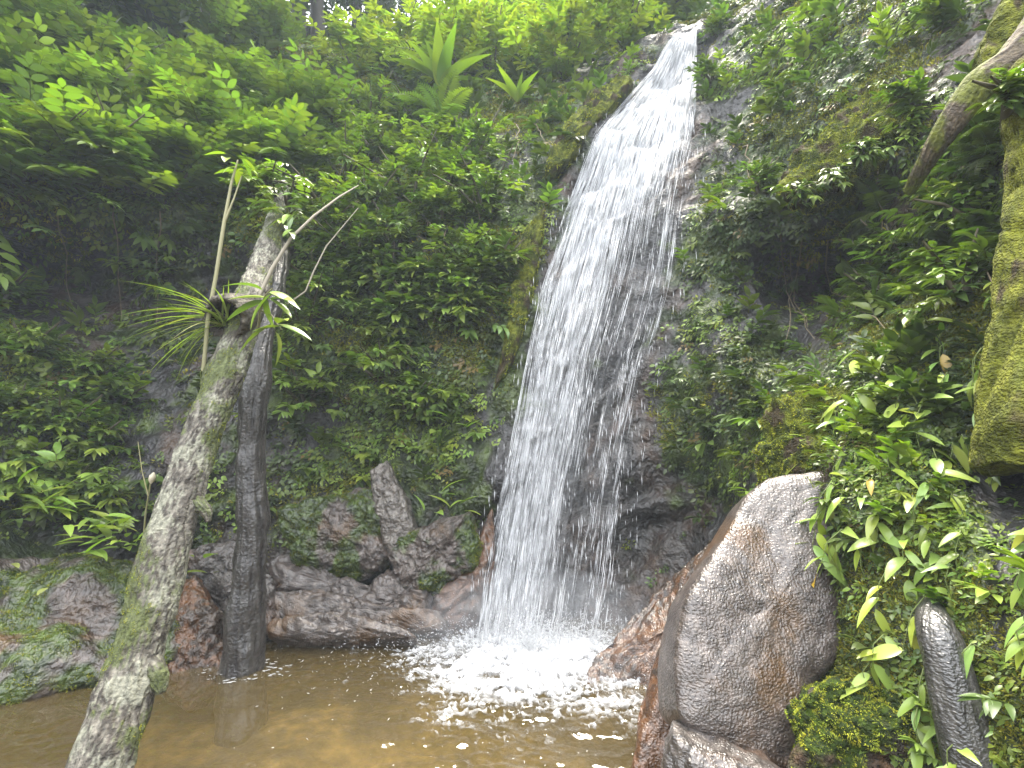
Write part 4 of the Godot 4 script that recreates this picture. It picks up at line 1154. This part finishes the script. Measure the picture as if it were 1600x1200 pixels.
func make_ferns() -> void:
	var k := 0
	for a in [[Vector3(2.206, 3.487, -4.300), 0.35, "pale fern hanging from the lip of the dark hollow", "", 1],
		[Vector3(2.627, 3.114, -3.900), 0.32, "fern with toothed fronds beside the dark hollow", "", 1],
		[Vector3(2.608, 3.170, -2.800), 0.30, "fern growing against the mossy root", "", 1],
		[Vector3(2.634, 3.032, -3.000), 0.30, "dark fern below the arching root", "", 0],
		[Vector3(-5.267, 5.526, -6.000), 0.70, "large fern among the feathery shrubs high on the bank", "", 1],
		[Vector3(-5.581, 5.903, -6.000), 0.80, "bright fern at the top of the feathery bank", "", 2],
		[Vector3(-0.957, 5.640, -7.400), 0.70, "bright fern below the broad strap-leaved fern", "", 2],
		[Vector3(-1.018, 7.056, -8.600), 0.90, "upright bright fern beside the broad strap-leaved fern", "", 2],
		[Vector3(2.340, 2.315, -3.000), 0.25, "small fern in the shrubs of the bank", "", 1],
		[Vector3(2.525, 2.492, -3.000), 0.30, "feathery fern beside the upright mossy column", "", 1]]:
		var q := snap(a[0])
		var root := thing("fern", a[2], "fern", q, a[3])
		var nrm := sn(th_of(a[0]), a[0].y)
		for f in 6:
			var an := TAU * f / 6.0 + rng.randf_range(-0.3, 0.3)
			var t := nrm.cross(Vector3.UP).normalized()
			var d := (nrm * 0.9 + t * cos(an) * 0.9 + Vector3(0, sin(an) * 0.8 + 0.1, 0)).normalized()
			var o := obj("frond", S["frond%d" % (f % 2)], tinted("leaf", green(a[4])), root)
			o.transform = Transform3D(basis_along(d, Vector3.UP).scaled_local(Vector3.ONE * a[1] * rng.randf_range(0.75, 1.15)), Vector3.ZERO)
		k += 1

func strap_plant(called: String, label: String, base: Vector3, n: int, l: float, tilt: float, kind: int) -> void:
	var root := thing(called, label, "fern", base)
	for f in n:
		var an := TAU * f / n + rng.randf_range(-0.25, 0.25)
		var tl := tilt * rng.randf_range(0.5, 1.5)
		var d := Vector3(cos(an) * tl, 1.0, sin(an) * tl * 0.8 + 0.15).normalized()
		var s := l * rng.randf_range(0.6, 1.15)
		var o := obj("frond", S["strap%d" % (f % 2)], tinted("leaf", green(kind)), root)
		o.transform = Transform3D(basis_along(d, Vector3(-d.x, 0.6, -d.z)).scaled_local(Vector3.ONE * s), Vector3.ZERO)

func make_hanging() -> void:
	# plants with large pointed leaves hanging down the near bank; every leaf is a part
	var made := 0
	for tries in 4000:
		if made >= 270:
			break
		var th := rng.randf_range(0.36, 0.92)
		var y := rng.randf_range(0.25, 2.35)
		var dens := coarse(DENS, th, y)
		var r := rad(th, y)
		if r > 4.6 or rng.randf() > dens * 1.1 - 0.1:
			continue
		made += 1
		var nrm := sn(th, y)
		var n := rng.randi_range(3, 6)
		var root := thing("hanging_plant", "trailing plant with %s pale pointed leaves %s" % [["three", "four", "five", "six"][n - 3], near(sp(th, y))], "plant", sp(th, y, 0.01), "trailing plants hanging down the bank")
		var tip := nrm * rng.randf_range(0.05, 0.1) + Vector3(rng.randf_range(-0.1, 0.1), -rng.randf_range(0.1, 0.28), 0)
		var mb := MB.new()
		mb.tube([Vector3.ZERO, nrm * 0.06, nrm * 0.07 + tip * 0.4, tip], [0.003, 0.0028, 0.0024, 0.0015], 4, Color(0.1, 0.13, 0.03))
		obj("stem", mb.mesh(), M.stem, root)
		for k in n:
			var f := (k + 0.6) / n
			var p := (nrm * 0.065).lerp(tip, f) if f > 0.2 else nrm * 0.05
			var d := (Vector3(rng.randf_range(-0.9, 0.9), rng.randf_range(-1.3, 0.05), rng.randf_range(-0.2, 0.4)) + nrm * 0.4).normalized()
			var c := green(2) * Color(1.05, 1.05, 1.3)
			var pickc := rng.randf()
			if pickc < 0.03:
				c = Color(0.35, 0.22, 0.02)
			elif pickc < 0.3:
				c = green(3)
			var o := obj("leaf", S["blade%d" % rng.randi_range(0, 3)], tinted("gloss_leaf", Color(snappedf(c.r, 0.02), snappedf(c.g, 0.02), snappedf(c.b, 0.01))), root)
			o.transform = Transform3D(basis_along(d, nrm + Vector3(0, 0.5, 0) + rv(0.4)).scaled_local(Vector3.ONE * rng.randf_range(0.075, 0.15) * clampf(r / 3.6, 0.7, 1.1)), p)

func make_log_plants() -> void:
	# grassy epiphyte beside the knot
	var g := thing("grassy_epiphyte", "spiky grass-like plant growing beside the knot of the leaning log", "plant", Vector3(-1.828, 2.202, -3.580))
	for k in 44:
		var d := Vector3(-0.9 + rng.randf_range(-0.4, 1.1), rng.randf_range(-0.35, 0.9), rng.randf_range(0.0, 0.8)).normalized()
		var o := obj("blade", S.grass, tinted("leaf", Color(0.26, 0.34, 0.07) if k % 3 else Color(0.34, 0.33, 0.14)), g)
		o.transform = Transform3D(basis_along(d, Vector3.UP).scaled_local(Vector3.ONE * rng.randf_range(0.22, 0.5)), rv(0.03))
	# sapling with large leaves right of the knot
	var s := thing("log_sapling", "sapling with broad pale leaves sprouting beside the knot of the log", "sapling", Vector3(-1.579, 2.158, -3.500))
	var mb := MB.new()
	mb.tube([Vector3.ZERO, Vector3(0.03, 0.1, 0.05), Vector3(0.08, 0.18, 0.1), Vector3(0.13, 0.22, 0.12)], [0.009, 0.008, 0.006, 0.004], 5, Color(0.14, 0.13, 0.06))
	mb.tube([Vector3(0.03, 0.1, 0.05), Vector3(0.12, 0.06, 0.1), Vector3(0.2, -0.04, 0.13)], [0.006, 0.005, 0.003], 5, Color(0.14, 0.13, 0.06))
	obj("stem", mb.mesh(), M.stem, s)
	for k in 14:
		var top := k < 8
		var o3 := Vector3(0.1, 0.18, 0.1) if top else Vector3(0.19, -0.02, 0.13)
		var an := k * 2.4
		var d := Vector3(cos(an), -0.25 + 0.4 * sin(an), sin(an * 1.3) * 0.6 + 0.3).normalized()
		var o := obj("leaf", S["blade%d" % (k % 4)], tinted("gloss_leaf", green(2)), s)
		o.transform = Transform3D(basis_along(d, Vector3.UP + rv(0.4)).scaled_local(Vector3.ONE * rng.randf_range(0.17, 0.26)), o3 + rv(0.03))
	# bare thin stems
	var st := thing("bare_sapling", "bare pale sapling stem standing up past the knot of the log", "stem")
	var m2 := MB.new()
	m2.tube([Vector3(-1.909, 1.886, -3.500), Vector3(-1.896, 2.207, -3.500), Vector3(-1.868, 2.498, -3.520), Vector3(-1.849, 2.842, -3.550), Vector3(-1.837, 3.141, -3.600), Vector3(-1.812, 3.304, -3.620)], [0.013, 0.013, 0.012, 0.012, 0.009, 0.005], 8, Color(0.2, 0.19, 0.1))
	m2.tube([Vector3(-1.849, 2.842, -3.550), Vector3(-1.806, 3.025, -3.580), Vector3(-1.782, 3.194, -3.620)], [0.009, 0.006, 0.004], 6, Color(0.2, 0.19, 0.1))
	obj("stalk", m2.mesh(), M.stem, st)
	for k in 12:
		var an := k * 2.4
		var o := obj("leaf", S["blade%d" % (k % 4)], tinted("leaf", green(2)), st)
		o.transform = Transform3D(basis_along(Vector3(cos(an), -0.2, sin(an) * 0.8), Vector3.UP).scaled_local(Vector3.ONE * rng.randf_range(0.1, 0.17)), Vector3(-1.810, 3.269, -3.620) + rv(0.06))
	var br := thing("bare_branch", "thin pale bare branch slanting up behind the log knot", "branch")
	var m3 := MB.new()
	m3.tube([Vector3(-1.707, 2.388, -3.750), Vector3(-1.638, 2.622, -3.800), Vector3(-1.554, 2.872, -3.900), Vector3(-1.437, 3.069, -4.000), Vector3(-1.303, 3.277, -4.150), Vector3(-1.202, 3.435, -4.300)], [0.014, 0.013, 0.012, 0.01, 0.008, 0.004], 8, Color(0.24, 0.21, 0.16))
	m3.tube([Vector3(-1.581, 2.412, -3.950), Vector3(-1.457, 2.504, -3.950), Vector3(-1.425, 2.657, -4.000), Vector3(-1.372, 2.879, -4.100), Vector3(-1.198, 3.254, -4.300)], [0.006, 0.006, 0.006, 0.005, 0.003], 6, Color(0.2, 0.18, 0.13))
	obj("stalk", m3.mesh(), M.stem, br)
	for k in 9:
		var o := obj("leaf", S["blade%d" % (k % 4)], tinted("gloss_leaf", green(1 + k % 2)), br)
		var d := Vector3(rng.randf_range(-1, 1), rng.randf_range(-0.9, 0.3), rng.randf_range(0.0, 0.9))
		o.transform = Transform3D(basis_along(d, Vector3.UP).scaled_local(Vector3.ONE * rng.randf_range(0.12, 0.19)), Vector3(-1.536, 2.997, -3.900) + rv(0.1))
	# dry seed stalk on the flat rock
	var ds := thing("seed_stalk", "thin dry stalk with a pale seed head above the flat rock", "stalk")
	var m4 := MB.new()
	m4.tube([Vector3(-2.350, 0.681, -3.700), Vector3(-2.312, 1.008, -3.650), Vector3(-2.271, 1.202, -3.620)], [0.007, 0.006, 0.005], 5, Color(0.16, 0.16, 0.07))
	m4.tube([Vector3(-2.282, 1.111, -3.620), Vector3(-2.338, 1.269, -3.630), Vector3(-2.386, 1.450, -3.650)], [0.004, 0.003, 0.002], 5, Color(0.22, 0.2, 0.1))
	obj("stalk", m4.mesh(), M.stem, ds)
	var m5 := MB.new()
	m5.tube([Vector3(-2.271, 1.186, -3.620), Vector3(-2.268, 1.210, -3.620), Vector3(-2.261, 1.234, -3.620), Vector3(-2.254, 1.258, -3.620)], [0.004, 0.02, 0.02, 0.004], 8, Color(0.4, 0.36, 0.26))
	obj("seed_head", m5.mesh(), M.stem, ds)

func make_bank_plants() -> void:
	# the broad-leaved plants at the edge of the flat rock
	for a in [[Vector3(-2.831, 0.774, -3.950), "broad-leaved bright plant overhanging the flat rock", 22, ""],
		[Vector3(-3.133, 0.947, -4.100), "broad-leaved plant behind the flat rock", 18, ""],
		[Vector3(-3.414, 1.004, -4.000), "pale broad-leaved plant at the far end of the flat rock", 16, ""],
		[Vector3(-2.604, 0.689, -3.850), "drooping broad-leaved plant next to the leaning log", 14, ""],
		[Vector3(-0.889, 1.626, -4.950), "small broad-leaved plant in the mossy bank beside the fall", 7, ""],
		[Vector3(-0.549, 1.488, -4.900), "bright broad-leaved seedling in the mossy bank beside the fall", 6, ""],
		[Vector3(-2.358, 0.456, -4.300), "small bright seedling on the rocks between log and dark post", 6, ""],
		[Vector3(-0.560, 0.880, -4.600), "tiny bright plant on the blunt rock", 8, ""]]:
		var q: Vector3 = a[0]
		var root := thing("broad_leaf_plant", a[1], "plant", q, a[3])
		for k in a[2]:
			var an: float = k * 2.4 + rng.randf()
			var d := Vector3(cos(an), rng.randf_range(-0.1, 0.7), sin(an) * 0.6 + 0.5).normalized()
			var base := Vector3(rng.randf_range(-0.2, 0.2), rng.randf_range(0.0, 0.16), rng.randf_range(-0.08, 0.12))
			var o := obj("leaf", S["blade%d" % (k % 4)], tinted("leaf", green(2)), root)
			o.transform = Transform3D(basis_along(d, Vector3.UP + rv(0.2)).scaled_local(Vector3.ONE * rng.randf_range(0.12, 0.22)), base)
	# fallen leaves
	for q in [Vector3(-2.977, 0.517, -3.750), Vector3(-3.343, 0.637, -3.900)]:
		var o := obj("fallen_leaf", S.blade1, tinted("leaf", Color(0.3, 0.33, 0.1)))
		o.transform = Transform3D(Basis(Vector3.UP, rng.randf() * TAU).scaled_local(Vector3.ONE * 0.12), q)
		tag(o, "pale yellow-green fallen leaf lying on the flat rock", "leaf", "fallen leaves on the rocks")

func make_trees() -> void:
	for a in [[Vector3(-5.748, 6.435, -6.500), 4.0, 0, "tall dark forest tree standing beyond the bank top", "dark forest trees beyond the bank"],
		[Vector3(-6.467, 8.562, -9.000), 5.0, 1, "tall dark forest tree standing beyond the bank top", "dark forest trees beyond the bank"],
		[Vector3(-5.617, 9.093, -10.000), 5.5, 1, "tall dark forest tree standing beyond the bank top", "dark forest trees beyond the bank"],
		[Vector3(-4.758, 9.206, -10.500), 5.0, 1, "tall dark forest tree standing beyond the bank top", "dark forest trees beyond the bank"],
		[Vector3(-4.302, 10.611, -12.000), 6.0, 0, "tall dark forest tree standing beyond the bank top", "dark forest trees beyond the bank"],
		[Vector3(-3.721, 11.041, -13.000), 6.5, 0, "tall dark forest tree standing beyond the bank top", "dark forest trees beyond the bank"],
		[Vector3(-3.725, 12.509, -14.500), 5.0, 0, "tall dark forest tree standing beyond the bank top", "dark forest trees beyond the bank"],
		[Vector3(-4.540, 10.378, -11.500), 6.0, 0, "tall dark forest tree standing beyond the bank top", "dark forest trees beyond the bank"],
		[Vector3(-5.389, 11.309, -12.500), 6.0, 0, "tall dark forest tree standing beyond the bank top", "dark forest trees beyond the bank"],
		[Vector3(0.000, 11.041, -13.000), 5.0, 2, "bright leafy tree on the slope above the waterfall", "bright trees above the waterfall"],
		[Vector3(1.244, 11.536, -13.000), 5.0, 2, "bright leafy tree on the slope above the waterfall", "bright trees above the waterfall"],
		[Vector3(2.545, 11.309, -12.500), 4.5, 2, "bright leafy tree on the slope above the waterfall", "bright trees above the waterfall"],
		[Vector3(2.997, 9.475, -10.000), 4.0, 2, "bright leafy tree on the slope above the waterfall", "bright trees above the waterfall"],
		[Vector3(-0.606, 12.509, -14.500), 3.2, 2, "bright leafy tree on the slope above the waterfall", "bright trees above the waterfall"],
		[Vector3(-6.840, 6.361, -6.000), 5.0, 0, "tall dark forest tree standing beyond the bank top", "dark forest trees beyond the bank"]]:
		var base: Vector3 = snap(a[0], 0.0) if a[0].z < -1.5 else a[0]
		var h: float = a[1]
		var root := thing("forest_tree", a[3], "tree", base, a[4])
		var mb := MB.new()
		var lean := Vector3(rng.randf_range(-0.12, 0.12), 1.0, rng.randf_range(-0.05, 0.15)) * h
		mb.tube([Vector3(0, -0.6, 0), lean * 0.3, lean * 0.6 + Vector3(0.1, 0, 0), lean], [0.03 * h, 0.024 * h, 0.016 * h, 0.004 * h], 9, Color(0.09, 0.075, 0.06))
		var limbs := []
		for k in 9:
			var f := 0.35 + 0.6 * k / 8.0
			var an := k * 2.4
			var p0 := lean * f
			var p1 := p0 + Vector3(cos(an), 0.35, sin(an)) * h * 0.3 * (1.15 - f * 0.6)
			mb.tube([p0, p0.lerp(p1, 0.5) + Vector3(0, 0.05 * h, 0), p1], [0.01 * h, 0.007 * h, 0.002 * h], 5, Color(0.09, 0.075, 0.06))
			limbs.append(p1)
		obj("trunk", mb.mesh(), M.stem, root)
		var pos := []
		var col := []
		for k in 420:
			var l: Vector3 = limbs[k % limbs.size()]
			var d := Vector3(rng.randfn(0, 1), rng.randfn(0, 0.6), rng.randfn(0, 1)) * h * 0.1
			var dir := (d.normalized() + Vector3(0, -0.2, 0.2) + rv(0.4)).normalized()
			pos.append(Transform3D(basis_along(dir, Vector3.UP + rv(0.3)).scaled_local(Vector3.ONE * rng.randf_range(0.35, 0.7)), l * rng.randf_range(0.75, 1.02) + d))
			col.append(green(a[2]))
		for v in 2:
			var pp := []
			var cc := []
			for k in range(v, pos.size(), 2):
				pp.append(pos[k])
				cc.append(col[k])
			many("crown", S["%s%d" % ["bunch" if a[2] > 0 else "spray", v]], M.leaf, pp, cc, root)

func make_added_slope() -> void:
	# unseen slope behind the viewer, added to cut low light from the open sky
	var mb := MB.new()
	var n1 := noise(91, 0.4, 4)
	var nt := 90
	var ny := 40
	for iy in ny + 1:
		for it in nt + 1:
			var th := 1.5 + (TAU - 3.0) * it / nt
			var y := -0.7 + 5.2 * iy / ny
			var r := 6.5 + 0.45 * y + n1.get_noise_2d(th * 5.0, y) * 1.2
			mb.v.append(Vector3(r * sin(th), y, 1.0 - r * cos(th)))
			mb.c.append(Color(0.04, 0.06, 0.015).lerp(Color(0.05, 0.04, 0.03), smoothstep(-0.2, 0.3, n1.get_noise_2d(th * 20.0, y * 3.0))))
	for iy in ny:
		for it in nt:
			var o := iy * (nt + 1) + it
			mb.i.append_array([o, o + nt + 1, o + nt + 2, o, o + nt + 2, o + 1])
	tag(obj("added_slope", mb.mesh(), M.moss), "unseen green slope added behind the viewer to block low sky light", "added_slope", "", "structure")

func make_vines() -> void:
	# bare hanging stems and roots
	for q in [Vector3(2.068, 3.138, -4.200), Vector3(2.186, 3.099, -4.100), Vector3(2.112, 3.050, -4.100), Vector3(2.373, 3.050, -4.100), Vector3(-1.672, 3.983, -6.000), Vector3(-1.207, 3.623, -5.800), Vector3(-0.994, 4.171, -6.100), Vector3(-2.088, 3.911, -6.000), Vector3(-0.541, 4.950, -6.600), Vector3(-0.425, 4.869, -6.600), Vector3(0.080, 5.304, -6.800), Vector3(0.240, 5.388, -6.800), Vector3(-3.445, 3.670, -5.400), Vector3(-3.816, 3.693, -5.300), Vector3(-4.200, 3.550, -5.100), Vector3(2.194, 4.218, -5.200), Vector3(2.605, 3.539, -3.900), Vector3(2.569, 2.901, -3.200), Vector3(-0.659, 3.587, -5.700)]:
		var p := snap(q, 0.06)
		var root := thing("hanging_vine", "thin bare brown vine hanging %s" % near(p), "vine", p, "bare hanging vines")
		var mb := MB.new()
		var pts := [Vector3.ZERO]
		var rr := [0.006]
		var l := rng.randf_range(0.5, 1.3)
		var sway := rng.randf_range(-0.2, 0.2)
		for k in 7:
			var f := (k + 1) / 7.0
			var y := p.y - f * l
			var w := p + Vector3(sway * f + rng.randf_range(-0.03, 0.03), 0, 0)
			w.y = maxf(y, 0.2)
			pts.append(snap(w, rng.randf_range(0.08, 0.2)) - p)
			rr.append(0.006 * (1.0 - 0.6 * f))
		mb.tube(pts, rr, 5, Color(0.17, 0.13, 0.08))
		obj("stalk", mb.mesh(), M.stem, root)

# ---------------------------------------------------------------- scene
func _ready() -> void:
	rng.seed = 20240
	var cam := Camera3D.new()
	cam.name = "camera"
	cam.fov = 68.0
	cam.near = 0.05
	cam.far = 200.0
	cam.position = Vector3(0, 1.5, 0)
	cam.rotation_degrees = Vector3(5, 0, 0)
	add_child(cam)
	cam.current = true
	var env := Environment.new()
	env.background_mode = Environment.BG_SKY
	var sky := Sky.new()
	var sm := ProceduralSkyMaterial.new()
	sm.sky_top_color = Color(0.97, 0.98, 1.0)
	sm.sky_horizon_color = Color(0.86, 0.9, 0.93)
	sm.sky_curve = 0.2
	sm.ground_bottom_color = Color(0.1, 0.11, 0.08)
	sm.ground_horizon_color = Color(0.2, 0.22, 0.18)
	sky.sky_material = sm
	env.sky = sky
	env.tonemap_mode = Environment.TONE_MAPPER_LINEAR
	env.tonemap_exposure = 7.6
	env.sdfgi_enabled = true
	env.ssao_enabled = true
	env.ssil_enabled = true
	env.fog_enabled = true
	env.fog_density = 0.0042
	env.fog_light_color = Color(0.9, 0.95, 1.0)
	var we := WorldEnvironment.new()
	we.name = "environment"
	we.environment = env
	add_child(we)
	env.volumetric_fog_enabled = true
	env.volumetric_fog_density = 0.0
	var mist := FogVolume.new()
	mist.name = "spray_mist"
	mist.shape = RenderingServer.FOG_VOLUME_SHAPE_ELLIPSOID
	mist.size = Vector3(1.7, 0.8, 1.3)
	mist.position = Vector3(0.15, 0.18, -4.0)
	var mm := FogMaterial.new()
	mm.density = 0.2
	mm.albedo = Color(0.95, 0.97, 1.0)
	mist.material = mm
	tag(mist, "pale spray hanging over the foam at the foot of the fall", "mist", "", "stuff")
	add_child(mist)
	var sun := DirectionalLight3D.new()
	sun.name = "sun"
	sun.light_color = Color(1.0, 0.97, 0.92)
	sun.light_energy = 0.5
	sun.light_angular_distance = 25.0
	sun.shadow_enabled = true
	add_child(sun)
	sun.look_at_from_position(Vector3(0.6, 10, -4.0), Vector3(0, 0, 0), Vector3.FORWARD)

	make_materials()
	make_wall()
	print("wall ", Time.get_ticks_msec())
	make_added_slope()
	make_pool()
	make_rocks()
	print("rocks ", Time.get_ticks_msec())
	make_fall()
	make_foam()
	make_logs()
	print("logs ", Time.get_ticks_msec())
	make_plant_shapes()
	make_trees()
	make_shrubs()
	scatter()
	grow_moss()
	make_ferns()
	strap_plant("birds_nest_fern", "large bird's-nest fern with broad upright fronds on the bank top", Vector3(-0.994, 6.271, -7.500), 12, 0.8, 0.75, 2)
	strap_plant("strap_fern", "small strap-leaved fern with upright bright fronds near the fall", Vector3(0.066, 5.762, -7.000), 10, 0.45, 0.6, 2)
	make_hanging()
	make_vines()
	make_log_plants()
	make_bank_plants()
	print("done ", Time.get_ticks_msec())
